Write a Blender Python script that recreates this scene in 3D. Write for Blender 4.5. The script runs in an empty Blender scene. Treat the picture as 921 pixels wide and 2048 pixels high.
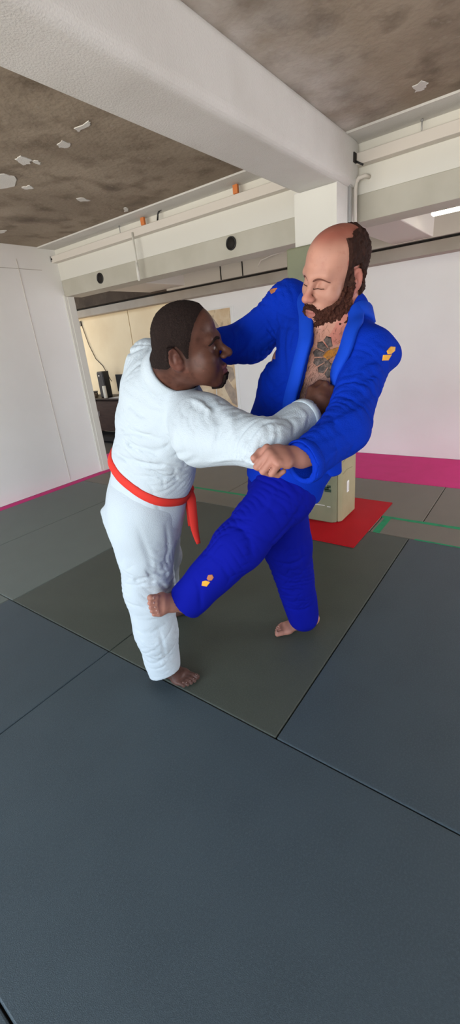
import bpy, bmesh, math, random
import numpy as np
from mathutils import Vector, Matrix

random.seed(7)
rng = np.random.RandomState(7)
SC = bpy.context.scene
COL = SC.collection

# ------------------------------------------------------------------ camera
CAM_F, CAM_P, CAM_R, CAM_Y = 844.8, 0.38592, 0.09925, 0.91165
CAM_POS = np.array([0.0, 0.0, 1.5])
_fw = np.array([math.sin(CAM_Y) * math.cos(CAM_P), math.cos(CAM_Y) * math.cos(CAM_P), -math.sin(CAM_P)])
_rt = np.array([math.cos(CAM_Y), -math.sin(CAM_Y), 0.0])
_dn = np.cross(_fw, _rt)
_c, _s = math.cos(CAM_R), math.sin(CAM_R)
CAM_X = _c * _rt + _s * _dn
CAM_D = -_s * _rt + _c * _dn
CAM_Z = _fw
cam_data = bpy.data.cameras.new('camera')
cam_data.sensor_fit = 'HORIZONTAL'
cam_data.sensor_width = 36.0
cam_data.lens = CAM_F / 921.0 * 36.0
cam_data.clip_start = 0.02
cam = bpy.data.objects.new('camera', cam_data)
COL.objects.link(cam)
mw = Matrix.Identity(4)
for i in range(3):
    mw[i][0] = CAM_X[i]; mw[i][1] = -CAM_D[i]; mw[i][2] = -CAM_Z[i]; mw[i][3] = CAM_POS[i]
cam.matrix_world = mw
SC.camera = cam

def ray(px, py):
    return CAM_X * ((px - 460.5) / CAM_F) + CAM_D * ((py - 1024.0) / CAM_F) + CAM_Z
def at(px, py, d):
    """the point a viewing ray reaches at distance d along the view axis"""
    return CAM_POS + ray(px, py) * d
def onX(px, py, X):
    r = ray(px, py); return CAM_POS + r * (X / r[0])
def onY(px, py, Y):
    r = ray(px, py); return CAM_POS + r * (Y / r[1])
def onZ(px, py, Z):
    r = ray(px, py); return CAM_POS + r * ((Z - 1.5) / r[2])

# ------------------------------------------------------------------ view, world, daylight
SC.view_settings.view_transform = 'Standard'
SC.view_settings.look = 'None'
SC.view_settings.gamma = 1.0
SC.view_settings.exposure = 0.42
SC.view_settings.use_curve_mapping = False
SC.cycles.use_denoising = True
SC.cycles.max_bounces = 8
SC.cycles.diffuse_bounces = 5

world = bpy.data.worlds.new('world'); SC.world = world
world.use_nodes = True
nt = world.node_tree; nt.nodes.clear()
wo = nt.nodes.new('ShaderNodeOutputWorld'); bg = nt.nodes.new('ShaderNodeBackground')
tc = nt.nodes.new('ShaderNodeTexCoord'); sx = nt.nodes.new('ShaderNodeSeparateXYZ')
cr = nt.nodes.new('ShaderNodeValToRGB'); mr = nt.nodes.new('ShaderNodeMapRange')
mr.inputs[1].default_value = -0.3; mr.inputs[2].default_value = 0.5
nt.links.new(tc.outputs['Generated'], sx.inputs[0]); nt.links.new(sx.outputs[2], mr.inputs[0])
nt.links.new(mr.outputs[0], cr.inputs[0]); nt.links.new(cr.outputs[0], bg.inputs[0]); nt.links.new(bg.outputs[0], wo.inputs[0])
cr.color_ramp.elements[0].color = (0.55, 0.50, 0.44, 1); cr.color_ramp.elements[0].position = 0.25
cr.color_ramp.elements[1].color = (0.42, 0.60, 0.95, 1); cr.color_ramp.elements[1].position = 0.6
bg.inputs[1].default_value = 0.6

def area(name, loc, target, sx_, sy_, energy, color, spread=180):
    l = bpy.data.lights.new(name, 'AREA'); l.shape = 'RECTANGLE'; l.size = sx_; l.size_y = sy_
    l.energy = energy; l.color = color; l.spread = math.radians(spread)
    o = bpy.data.objects.new(name, l); COL.objects.link(o); o.location = loc
    o.rotation_euler = (Vector(target) - Vector(loc)).to_track_quat('-Z', 'Y').to_euler()
    return o
# daylight of the window front behind the camera: blue sky from above, warm light off the ground from below
area('sky_daylight', (-6.0, 1.4, 3.6), (1.5, 1.4, 0.9), 11.0, 4.0, 900, (0.74, 0.87, 1.0))
area('ground_daylight', (-5.5, 1.4, -0.2), (1.5, 1.4, 2.2), 11.0, 2.4, 620, (1.0, 0.90, 0.77))
# added fill lamps inside both closed ends of the rear aisle, to brighten it
area('aisle_fill', (4.4, 8.6, 1.6), (4.6, 5.0, 1.3), 1.6, 1.6, 45, (1.0, 0.84, 0.62))
area('aisle_fill_right', (4.3, -3.6, 1.5), (4.6, 1.0, 1.2), 1.6, 2.0, 105, (0.97, 0.95, 1.0))

# ------------------------------------------------------------------ helpers
def tag(o, label=None, cat=None, group=None, kind=None):
    if label: o['label'] = label
    if cat: o['category'] = cat
    if group: o['group'] = group
    if kind: o['kind'] = kind
    return o

def empty(name, loc, label, cat, group=None, rz=0.0):
    o = bpy.data.objects.new(name, None); COL.objects.link(o)
    o.location = loc; o.rotation_euler = (0, 0, rz); o.empty_display_size = 0.1
    return tag(o, label, cat, group)

def world_of(o):
    b = o.matrix_basis.copy()
    return b if o.parent is None else world_of(o.parent) @ o.matrix_parent_inverse @ b

def link_mesh(name, me, mat, parent=None, world=True, smooth=False):
    o = bpy.data.objects.new(name, me); COL.objects.link(o)
    if mat:
        for m in (mat if isinstance(mat, (list, tuple)) else [mat]): me.materials.append(m)
    if smooth: me.polygons.foreach_set('use_smooth', [True] * len(me.polygons))
    if parent is not None:
        o.parent = parent
        if world:
            o.matrix_parent_inverse = world_of(parent).inverted()
    return o

def bm_obj(name, bm, mat, parent=None, smooth=False):
    me = bpy.data.meshes.new(name); bm.normal_update(); bm.to_mesh(me); bm.free()
    return link_mesh(name, me, mat, parent, True, smooth)

def add_box(bm, x0, x1, y0, y1, z0, z1, bevel=0.0, seg=2, rot=None):
    vs = [bm.verts.new((x, y, z)) for x in (x0, x1) for y in (y0, y1) for z in (z0, z1)]
    fs = [bm.faces.new([vs[i] for i in q]) for q in ((0, 1, 3, 2), (4, 6, 7, 5), (0, 4, 5, 1), (2, 3, 7, 6), (0, 2, 6, 4), (1, 5, 7, 3))]
    if rot is not None: bmesh.ops.rotate(bm, verts=vs, cent=rot[0], matrix=Matrix.Rotation(rot[1], 3, rot[2]))
    if bevel > 0:
        es = list({e for f in fs for e in f.edges})
        bmesh.ops.bevel(bm, geom=es, offset=bevel, segments=seg, affect='EDGES', profile=0.5)

def box(name, x0, x1, y0, y1, z0, z1, mat, parent=None, bevel=0.0, seg=2, rot=None):
    bm = bmesh.new(); add_box(bm, x0, x1, y0, y1, z0, z1, bevel, seg, rot)
    return bm_obj(name, bm, mat, parent)

def tube(name, pts, r, mat, parent=None, n=10, radii=None, caps=True):
    """round tube along a list of points"""
    bm = bmesh.new(); P = [Vector(p) for p in pts]; rings = []
    up = None
    for i, p in enumerate(P):
        t = (P[min(i + 1, len(P) - 1)] - P[max(i - 1, 0)]).normalized()
        if up is None: up = t.orthogonal().normalized()
        up = (up - t * up.dot(t)).normalized(); b = t.cross(up)
        rr = radii[i] if radii else r
        rings.append([bm.verts.new(p + rr * (up * math.cos(2 * math.pi * k / n) + b * math.sin(2 * math.pi * k / n))) for k in range(n)])
    for a, b_ in zip(rings, rings[1:]):
        for k in range(n): bm.faces.new((a[k], a[(k + 1) % n], b_[(k + 1) % n], b_[k]))
    if caps:
        bm.faces.new(list(reversed(rings[0]))); bm.faces.new(rings[-1])
    return bm_obj(name, bm, mat, parent, True)

def lathe(name, prof, axis_o, axis_d, mat, parent=None, n=24):
    """profile of (radius, height) turned about an axis"""
    bm = bmesh.new(); d = Vector(axis_d).normalized(); u = d.orthogonal().normalized(); v = d.cross(u); o = Vector(axis_o)
    rings = [[bm.verts.new(o + d * h + r * (u * math.cos(2 * math.pi * k / n) + v * math.sin(2 * math.pi * k / n))) for k in range(n)] for r, h in prof]
    for a, b in zip(rings, rings[1:]):
        for k in range(n): bm.faces.new((a[k], a[(k + 1) % n], b[(k + 1) % n], b[k]))
    bm.faces.new(list(reversed(rings[0]))); bm.faces.new(rings[-1])
    return bm_obj(name, bm, mat, parent, True)

# ------------------------------------------------------------------ materials
def material(name, color, rough=0.8, noise=None, bump=None, spec=0.3, metallic=0.0, sheen=0.0, emit=None, sss=0.0, attr=None):
    """noise: list of (scale, detail, colour, low, high[, stretch]) layers mixed over the base; bump: (scale, strength, distance)"""
    m = bpy.data.materials.new(name); m.use_nodes = True
    t = m.node_tree; b = t.nodes['Principled BSDF']
    b.inputs['Roughness'].default_value = rough; b.inputs['Specular IOR Level'].default_value = spec
    b.inputs['Metallic'].default_value = metallic
    if sheen: b.inputs['Sheen Weight'].default_value = sheen
    if sss:
        b.inputs['Subsurface Weight'].default_value = sss; b.inputs['Subsurface Radius'].default_value = (0.012, 0.005, 0.003); b.inputs['Subsurface Scale'].default_value = 0.6
    co = t.nodes.new('ShaderNodeTexCoord')
    if attr:
        a = t.nodes.new('ShaderNodeAttribute'); a.attribute_name = attr; cur = a.outputs['Color']
    else:
        rgb = t.nodes.new('ShaderNodeRGB'); rgb.outputs[0].default_value = (*color, 1); cur = rgb.outputs[0]
    for ly in (noise or []):
        sc, det, c2, lo, hi = ly[:5]
        n = t.nodes.new('ShaderNodeTexNoise'); n.inputs['Scale'].default_value = sc; n.inputs['Detail'].default_value = det
        src = co.outputs['Object']
        if len(ly) > 5:
            mp = t.nodes.new('ShaderNodeMapping'); mp.inputs['Scale'].default_value = ly[5]; t.links.new(src, mp.inputs[0]); src = mp.outputs[0]
        t.links.new(src, n.inputs['Vector'])
        r = t.nodes.new('ShaderNodeMapRange'); r.inputs[1].default_value = lo; r.inputs[2].default_value = hi
        t.links.new(n.outputs[0], r.inputs[0])
        mx = t.nodes.new('ShaderNodeMix'); mx.data_type = 'RGBA'; mx.inputs['B'].default_value = (*c2, 1) if False else (0, 0, 0, 1)
        mx.inputs[7].default_value = (*c2, 1)
        t.links.new(r.outputs[0], mx.inputs[0]); t.links.new(cur, mx.inputs[6]); cur = mx.outputs[2]
    t.links.new(cur, b.inputs['Base Color'])
    if bump:
        n = t.nodes.new('ShaderNodeTexNoise'); n.inputs['Scale'].default_value = bump[0]; n.inputs['Detail'].default_value = 4
        t.links.new(co.outputs['Object'], n.inputs['Vector'])
        bp = t.nodes.new('ShaderNodeBump'); bp.inputs['Strength'].default_value = bump[1]; bp.inputs['Distance'].default_value = bump[2]
        t.links.new(n.outputs[0], bp.inputs['Height']); t.links.new(bp.outputs[0], b.inputs['Normal'])
    if emit:
        b.inputs['Emission Color'].default_value = (*emit[0], 1); b.inputs['Emission Strength'].default_value = emit[1]
    return m

M = {}
M['concrete'] = material('raw_concrete', (0.27, 0.22, 0.165), 0.9, [(1.6, 6, (0.36, 0.30, 0.23), 0.42, 0.65), (6, 8, (0.17, 0.132, 0.095), 0.50, 0.72), (2.5, 8, (0.13, 0.10, 0.075), 0.58, 0.76), (24, 5, (0.38, 0.33, 0.27), 0.60, 0.85)], (30, 0.5, 0.01))
def overspray(m, col, y0, y1):
    """white paint sprayed onto the slab along the beam, fading out with distance from it"""
    t = m.node_tree; b = t.nodes['Principled BSDF']; lk = b.inputs['Base Color'].links[0]; src = lk.from_socket
    co = t.nodes.new('ShaderNodeTexCoord'); sp = t.nodes.new('ShaderNodeSeparateXYZ'); t.links.new(co.outputs['Object'], sp.inputs[0])
    n = t.nodes.new('ShaderNodeTexNoise'); n.inputs['Scale'].default_value = 5; n.inputs['Detail'].default_value = 8; t.links.new(co.outputs['Object'], n.inputs['Vector'])
    r = t.nodes.new('ShaderNodeMapRange'); r.inputs[1].default_value = y0; r.inputs[2].default_value = y1; t.links.new(sp.outputs[1], r.inputs[0])
    lt = t.nodes.new('ShaderNodeMath'); lt.operation = 'LESS_THAN'; lt.inputs[1].default_value = 1.4; t.links.new(sp.outputs[1], lt.inputs[0])
    a = t.nodes.new('ShaderNodeMath'); a.operation = 'MULTIPLY'; t.links.new(r.outputs[0], a.inputs[0]); t.links.new(lt.outputs[0], a.inputs[1])
    s = t.nodes.new('ShaderNodeMath'); s.operation = 'MULTIPLY_ADD'; s.inputs[1].default_value = 2.0; s.inputs[2].default_value = -0.45; t.links.new(n.outputs[0], s.inputs[0])
    p = t.nodes.new('ShaderNodeMath'); p.operation = 'MULTIPLY'; p.use_clamp = True; t.links.new(a.outputs[0], p.inputs[0]); t.links.new(s.outputs[0], p.inputs[1])
    mx = t.nodes.new('ShaderNodeMix'); mx.data_type = 'RGBA'; mx.inputs[7].default_value = (*col, 1)
    t.links.new(p.outputs[0], mx.inputs[0]); t.links.new(src, mx.inputs[6]); t.links.new(mx.outputs[2], b.inputs['Base Color'])
overspray(M['concrete'], (0.60, 0.57, 0.53), 0.86, 1.20)
M['dark_brown'] = material('mottled_dark_brown', (0.075, 0.055, 0.042), 0.9, [(3, 6, (0.045, 0.033, 0.026), 0.45, 0.7), (9, 5, (0.11, 0.085, 0.066), 0.55, 0.8)], (30, 0.4, 0.008))  # mottled dark brown of the aisle ceiling and the left upper band
M['plaster'] = material('white_plaster', (0.68, 0.67, 0.64), 0.85, [(3, 5, (0.60, 0.585, 0.55), 0.4, 0.75)], (140, 0.5, 0.004))
M['plaster_overspray'] = material('plaster_overspray', (0.45, 0.42, 0.38), 0.9, [(8, 6, (0.25, 0.21, 0.17), 0.45, 0.7)], (40, 0.4, 0.01))
M['wall_white'] = material('wall_white', (0.86, 0.855, 0.84), 0.75, [(1.2, 4, (0.81, 0.80, 0.78), 0.4, 0.7)], (60, 0.1, 0.003))
M['board_white'] = material('board_white', (0.68, 0.67, 0.61), 0.6)
M['soffit_olive'] = material('soffit_grey_olive', (0.45, 0.43, 0.36), 0.6, [(4, 4, (0.50, 0.48, 0.41), 0.4, 0.7)])
M['rail'] = material('rail_cream', (0.66, 0.62, 0.56), 0.6)
M['beige'] = material('beige_panel', (0.78, 0.66, 0.45), 0.7, [(2, 4, (0.72, 0.59, 0.39), 0.4, 0.7)])
M['band'] = material('grey_brown_band', (0.40, 0.36, 0.31), 0.8, [(3, 5, (0.34, 0.30, 0.25), 0.4, 0.7)])
M['dark'] = material('dark_gap', (0.02, 0.017, 0.015), 0.8)
M['black'] = material('black_plastic', (0.015, 0.014, 0.014), 0.4, spec=0.5)
M['duct'] = material('duct_cream', (0.60, 0.56, 0.50), 0.6)
M['steel'] = material('galvanised_steel', (0.42, 0.42, 0.42), 0.4, metallic=0.7)
M['orange'] = material('orange_wood', (0.62, 0.20, 0.06), 0.7)
M['mat_blue'] = material('mat_slate', (0.040, 0.060, 0.072), 0.5, [(5, 4, (0.035, 0.053, 0.064), 0.4, 0.7), (160, 2, (0.050, 0.074, 0.088), 0.45, 0.7)], (420, 0.6, 0.002), spec=0.5)
M['mat_green'] = material('mat_olive', (0.054, 0.064, 0.050), 0.5, [(5, 4, (0.047, 0.056, 0.044), 0.4, 0.7), (160, 2, (0.066, 0.077, 0.062), 0.45, 0.7)], (420, 0.6, 0.002), spec=0.5)
M['mat_grey'] = material('mat_warm_grey', (0.155, 0.135, 0.105), 0.5, [(5, 4, (0.14, 0.122, 0.095), 0.4, 0.7), (160, 2, (0.175, 0.152, 0.12), 0.45, 0.7)], (420, 0.6, 0.002), spec=0.5)
M['mat_sage'] = material('mat_grey_green', (0.115, 0.135, 0.120), 0.5, [(5, 4, (0.105, 0.124, 0.11), 0.4, 0.7), (160, 2, (0.13, 0.152, 0.136), 0.45, 0.7)], (420, 0.6, 0.002), spec=0.5)
M['mat_side'] = material('mat_foam_edge', (0.05, 0.05, 0.045), 0.9)
M['mat_red'] = material('mat_red', (0.50, 0.006, 0.014), 0.6, [(6, 4, (0.46, 0.005, 0.012), 0.4, 0.7)], (420, 0.5, 0.002), spec=0.15)
M['mat_pink'] = material('mat_pink', (0.66, 0.035, 0.21), 0.6, [(6, 4, (0.62, 0.032, 0.19), 0.4, 0.7)], (420, 0.5, 0.002), spec=0.15)
M['tape'] = material('green_tape', (0.008, 0.27, 0.11), 0.6, [(14, 5, (0.012, 0.17, 0.08), 0.5, 0.75)])
M['pad'] = material('pad_vinyl_tan', (0.36, 0.33, 0.20), 0.5, [(5, 4, (0.32, 0.29, 0.17), 0.4, 0.7)])
M['pad_green'] = material('pad_vinyl_olive', (0.22, 0.23, 0.145), 0.5, [(5, 4, (0.19, 0.20, 0.125), 0.4, 0.7)])
M['dark_green'] = material('dark_green_print', (0.02, 0.05, 0.035), 0.6)
M['white_gloss'] = material('white_plastic', (0.82, 0.82, 0.80), 0.4)
M['wood_dark'] = material('dark_wood', (0.022, 0.012, 0.010), 0.5, [(6, 5, (0.03, 0.016, 0.012), 0.4, 0.7, (1, 1, 8))])
M['wood_brown'] = material('brown_wood', (0.055, 0.028, 0.020), 0.5, [(6, 5, (0.035, 0.018, 0.013), 0.4, 0.7, (1, 1, 8))])
M['candle'] = material('candle_wax', (0.75, 0.70, 0.56), 0.5)
M['poster'] = material('poster_print', (0.62, 0.46, 0.28), 0.6, [(5, 5, (0.72, 0.60, 0.42), 0.42, 0.62), (9, 5, (0.40, 0.29, 0.19), 0.56, 0.70)])
M['ink'] = material('poster_grey_ink', (0.32, 0.26, 0.21), 0.6, [(14, 5, (0.46, 0.36, 0.27), 0.4, 0.65)])
M['floor_dark'] = material('floor_screed', (0.06, 0.055, 0.05), 0.8)
M['tubelight'] = material('tube_light_glow', (1, 1, 0.9), 0.4, emit=((1.0, 0.96, 0.78), 3.0))
M['glass'] = material('window_glass', (0.9, 0.95, 0.95), 0.05)

# ------------------------------------------------------------------ the room
CEIL = 2.63
tag(box('floor', -2.4, 5.6, -4.2, 9.0, -0.12, -0.042, M['floor_dark']), kind='structure')
bm = bmesh.new(); add_box(bm, -2.4, 3.42, -4.2, 4.95, CEIL, CEIL + 0.15)
tag(bm_obj('ceiling', bm, M['concrete']), kind='structure')
ceil = bpy.data.objects['ceiling']
tag(box('trim_1', 3.20, 3.42, -4.2, 4.79, CEIL - 0.012, CEIL, M['plaster']), kind='structure')      # pale strip where slab meets the bulkhead
tag(box('wall_left', -2.4, 3.50, 4.79, 4.93, 0, CEIL, M['wall_white']), kind='structure')
tag(box('trim_2', 3.44, 3.535, 4.765, 4.935, 0, 2.16, M['board_white'], bevel=0.006), kind='structure')
tag(box('trim_3', 3.405, 3.44, 4.775, 4.80, 0, 2.16, M['board_white'], bevel=0.004), kind='structure')
for i, x in enumerate((2.92, 1.75, 0.55)):
    box('wall_joint', x, x + 0.006, 4.786, 4.792, 0.03, 2.5, M['rail'], bpy.data.objects['wall_left'])
box('wall_crack', 2.72, 3.2, 4.7885, 4.792, 2.405, 2.409, M['band'], bpy.data.objects['wall_left'])
tag(box('wall_right', -2.4, 5.6, -4.3, -4.2, 0, 2.9, M['wall_white']), kind='structure')
tag(box('wall_back', 5.25, 5.4, -4.2, 9.0, 0, 2.9, M['wall_white']), kind='structure')
tag(box('ceiling_aisle', 3.42, 5.4, -4.2, 9.0, 2.75, 2.9, M['dark_brown']), kind='structure')
tag(box('wall_aisle_end', 3.42, 5.4, 9.0, 9.1, 0, 2.9, M['wall_white']), kind='structure')
# window front behind the camera: sill wall, head beam, piers; the glass front is open to the daylight
tag(box('wall_rear_sill', -2.4, -2.25, -4.2, 4.95, 0, 0.25, M['wall_white']), kind='structure')
tag(box('wall_rear_head', -2.4, -2.25, -4.2, 4.95, 2.45, CEIL, M['wall_white']), kind='structure')
for i, y in enumerate((-4.2, -1.3, 1.7, 4.7)):
    tag(box('wall_rear_pier_%d' % (i + 1), -2.4, -2.25, y, y + 0.25, 0.25, 2.45, M['wall_white']), kind='structure')

# ceiling beam and column
bm = bmesh.new()
add_box(bm, -2.4, 3.42, 1.255, 1.587, 2.36, CEIL + 0.01, 0.045, 6)
tag(bm_obj('trim_beam', bm, M['plaster']), kind='structure')
bm = bmesh.new(); add_box(bm, 3.10, 3.45, 1.285, 1.587, 0, 2.365)
tag(bm_obj('wall_column', bm, M['plaster']), kind='structure')
box('column_board', 3.094, 3.10, 1.285, 1.587, 0, 2.355, M['board_white'], bpy.data.objects['wall_column'])

# overspray of white plaster on the slab along the beam, and chips left on the concrete
def blotch(name, poly, mat, parent, z, jitter=0.0, thick=0.004, sub=4):
    pts = []
    n = len(poly)
    for i in range(n):
        a = np.array(poly[i]); b = np.array(poly[(i + 1) % n])
        for k in range(sub):
            p = a + (b - a) * k / sub
            pts.append(p + rng.uniform(-jitter, jitter, 2))
    bm = bmesh.new()
    lo = [bm.verts.new((p[0], p[1], z - thick)) for p in pts]; hi = [bm.verts.new((p[0], p[1], z)) for p in pts]
    bm.faces.new(list(reversed(lo)))
    for i in range(len(pts)):
        j = (i + 1) % len(pts); bm.faces.new((lo[i], lo[j], hi[j], hi[i]))
    return bm_obj(name, bm, mat, parent)
chips = [[(150, 256), (178, 241), (182, 247), (156, 262)], [(114, 289), (124, 280), (142, 286), (138, 294), (118, 294)],
         [(30, 318), (42, 311), (62, 318), (60, 326), (46, 329)], [(62, 320), (78, 321), (80, 328), (68, 325)],
         [(-6, 350), (8, 347), (32, 353), (30, 372), (-6, 378)], [(44, 374), (60, 370), (66, 376), (50, 378)], [(152, 396), (166, 395), (180, 401), (160, 402)],
         [(248, 415), (254, 414), (257, 421), (250, 423)], [(828, 172), (842, 162), (856, 166), (850, 178), (832, 182)], [(-4, 461), (12, 460), (10, 465), (-4, 466)]]
for c in chips:
    blotch('plaster_chip', [onZ(x, y, CEIL)[:2] for x, y in c], M['plaster'], ceil, CEIL, 0.006)

# bulkhead between column and walls
BX = 3.42
def bulkhead(y0, y1, n, z_bot, z_mid):
    tag(box('wall_bulkhead_%d' % n, BX, BX + 0.12, y0, y1, z_mid, CEIL, M['board_white']), kind='structure')
    tag(box('trim_soffit_%d' % n, BX + 0.004, BX + 0.24, y0, y1, z_bot, z_mid + 0.001, M['soffit_olive'], bevel=0.004), kind='structure')
    bm = bmesh.new()
    add_box(bm, BX - 0.075, BX, y0, y1, 2.485, 2.55, 0.004)
    tag(bm_obj('trim_rail_%d' % n, bm, M['rail']), kind='structure')
bulkhead(1.587, 4.79, 1, 2.14, 2.31)
bulkhead(-4.2, 1.285, 2, 2.175, 2.335)

# aisle behind: band under the slab, concrete cross beams, panels
tag(box('trim_band', 5.06, 5.25, -4.2, 9.0, 2.09, 2.20, M['band'], bevel=0.004), kind='structure')
tag(box('trim_band_gap', 5.10, 5.25, -4.2, 9.0, 2.20, 2.225, M['dark']), kind='structure')
tag(box('trim_upper_band', 5.04, 5.25, -4.2, 4.65, 2.225, 2.62, M['duct']), kind='structure')
tag(box('trim_upper_band_left', 5.04, 5.25, 4.65, 9.0, 2.225, 2.75, M['dark_brown']), kind='structure')
for i, y in enumerate((3.66, 3.32, 6.9)):
    tag(box('trim_joint_%d' % (i + 1), 5.03, 5.04, y, y + 0.012, 2.225, 2.6, M['dark']), kind='structure')
tag(box('trim_cross_beam_1', 3.54, 5.1, 4.30, 5.0, 2.25, 2.75, M['duct'], bevel=0.01), kind='structure')
tag(box('trim_cross_beam_2', 3.54, 5.1, 1.12, 1.5, 2.23, 2.75, M['duct'], bevel=0.01), kind='structure')

# beige cladding panels on the back wall of the aisle
for i, (y0, y1) in enumerate(((5.75, 7.25), (4.75, 5.735), (7.265, 8.9))):
    tag(box('wall_panel_%d' % (i + 1), 5.225, 5.25, y0, y1, 0.0, 2.09, M['beige'], bevel=0.003), kind='structure')

# ------------------------------------------------------------------ mats
MATS = []
def judo_mat(x0, x1, y0, y1, mat, label, name='judo_mat', group=None, z1=0.0, z0=-0.042):
    g = 0.0025
    bm = bmesh.new(); add_box(bm, x0 + g, x1 - g, y0 + g, y1 - g, z0, z1, 0.005, 2)
    o = bm_obj(name, bm, M[mat])
    return tag(o, label, 'mat', group)
GM = 'judo mats covering the floor'
judo_mat(1.03, 3.03, 0.68, 1.72, 'mat_green', 'olive mat the two fighters stand on', group=GM)
judo_mat(1.03, 3.03, -0.32, 0.68, 'mat_blue', 'slate mat right of the mat under the fighters, up to the thin green tape', group=GM)
judo_mat(1.03, 3.03, -1.32, -0.32, 'mat_blue', 'slate mat at the far right edge of the floor', group=GM)
judo_mat(1.03, 3.03, 1.72, 2.74, 'mat_green', 'olive mat directly behind the man in white, touching the mat under the fighters', group=GM)
judo_mat(1.03, 3.03, 2.74, 3.745, 'mat_sage', 'olive mat two rows in front of the left wall, behind the man in white', group=GM)
judo_mat(1.03, 3.03, 3.745, 4.67, 'mat_sage', 'grey mat along the left wall beside the pink strip', group=GM)
judo_mat(0.0, 1.03, -0.28, 1.72, 'mat_blue', 'large slate mat filling the foreground nearest the camera', group=GM)
judo_mat(-1.0, 1.03, 1.72, 2.775, 'mat_blue', 'slate mat at the left edge, meeting the corner near the white trouser leg', group=GM)
judo_mat(-1.0, 1.03, 2.775, 3.745, 'mat_sage', 'olive mat at the left edge behind the slate corner mat', group=GM)
judo_mat(-1.0, 1.03, 3.745, 4.67, 'mat_sage', 'grey mat at the left edge close to the left wall', group=GM)
judo_mat(-1.0, 0.0, -0.28, 1.72, 'mat_blue', 'slate mat at the bottom left corner of the foreground', group=GM)
judo_mat(0.0, 1.03, -2.28, -0.28, 'mat_blue', 'slate mat beyond the lower right edge of the foreground', group=GM)
judo_mat(3.03, 3.355, -1.32, 0.98, 'mat_grey', 'narrow filler mat between the green tapes right of the red mat', 'filler_mat')
judo_mat(3.03, 3.355, 0.98, 4.67, 'mat_grey', 'narrow filler mat running behind the men under the green tape', 'filler_mat')
judo_mat(3.355, 4.27, -1.32, 0.66, 'mat_grey', 'grey green mat in front of the pink mat at the right edge', group=GM)
judo_mat(3.355, 4.27, 0.66, 2.61, 'mat_grey', 'grey green mat behind the padded column', group=GM)
judo_mat(3.355, 4.27, 2.61, 4.67, 'mat_grey', 'grey green mat seen between the two men below the sleeve', group=GM)
judo_mat(4.27, 5.25, 0.0, 2.0, 'mat_pink', 'pink mat along the back wall right of the padded column', 'pink_mat', 'pink mats along the back wall')
judo_mat(4.27, 5.25, -2.0, 0.0, 'mat_pink', 'pink mat along the back wall past the right edge', 'pink_mat', 'pink mats along the back wall')
judo_mat(4.27, 5.25, 2.0, 4.0, 'mat_grey', 'grey green mat against the back wall under the poster', group=GM)
judo_mat(-1.0, 3.53, 4.67, 4.787, 'mat_pink', 'narrow pink mat strip along the foot of the left wall', 'pink_mat_strip')
judo_mat(3.535, 4.6, 4.67, 5.55, 'mat_pink', 'pink mat in the opening beside the desk', 'pink_mat')
judo_mat(2.71, 3.68, 0.985, 1.98, 'mat_red', 'red mat square under the padded column', 'red_mat', z1=0.006, z0=0.0015)

def tape(x0, x1, y0, y1, label, z=0.0012, hide_edges=True):
    n = max(2, int(max(x1 - x0, y1 - y0) / 0.08))
    bm = bmesh.new(); L = []; along_y = (y1 - y0) > (x1 - x0)
    for i in range(n + 1):
        t = i / n; j0, j1 = rng.uniform(-0.0025, 0.0025, 2)
        if along_y:
            y = y0 + (y1 - y0) * t; L.append(((x0 + j0, y), (x1 + j1, y)))
        else:
            x = x0 + (x1 - x0) * t; L.append(((x, y0 + j0), (x, y1 + j1)))
    V = [[bm.verts.new((p[0], p[1], zz)) for p in pr for zz in (0.0, z)] for pr in L]
    for a, b in zip(V, V[1:]):
        bm.faces.new((a[1], b[1], b[3], a[3])); bm.faces.new((a[0], a[1], b[1], b[0])); bm.faces.new((a[2], b[2], b[3], a[3]))
    bmesh.ops.recalc_face_normals(bm, faces=bm.faces)
    return tag(bm_obj('floor_tape', bm, M['tape']), label, 'tape')
tape(3.335, 3.375, -1.30, 0.98, 'wide green tape along the far edge of the filler mat, right of the red mat')
tape(3.022, 3.040, -1.30, 0.64, 'thin faded green tape along the near side of the filler mat')
tape(3.03, 3.34, 0.90, 0.955, 'short green tape crossing the filler mat beside the red mat')
tape(3.335, 3.375, 1.99, 4.5, 'green tape seen between the two men below the sleeve')

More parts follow.
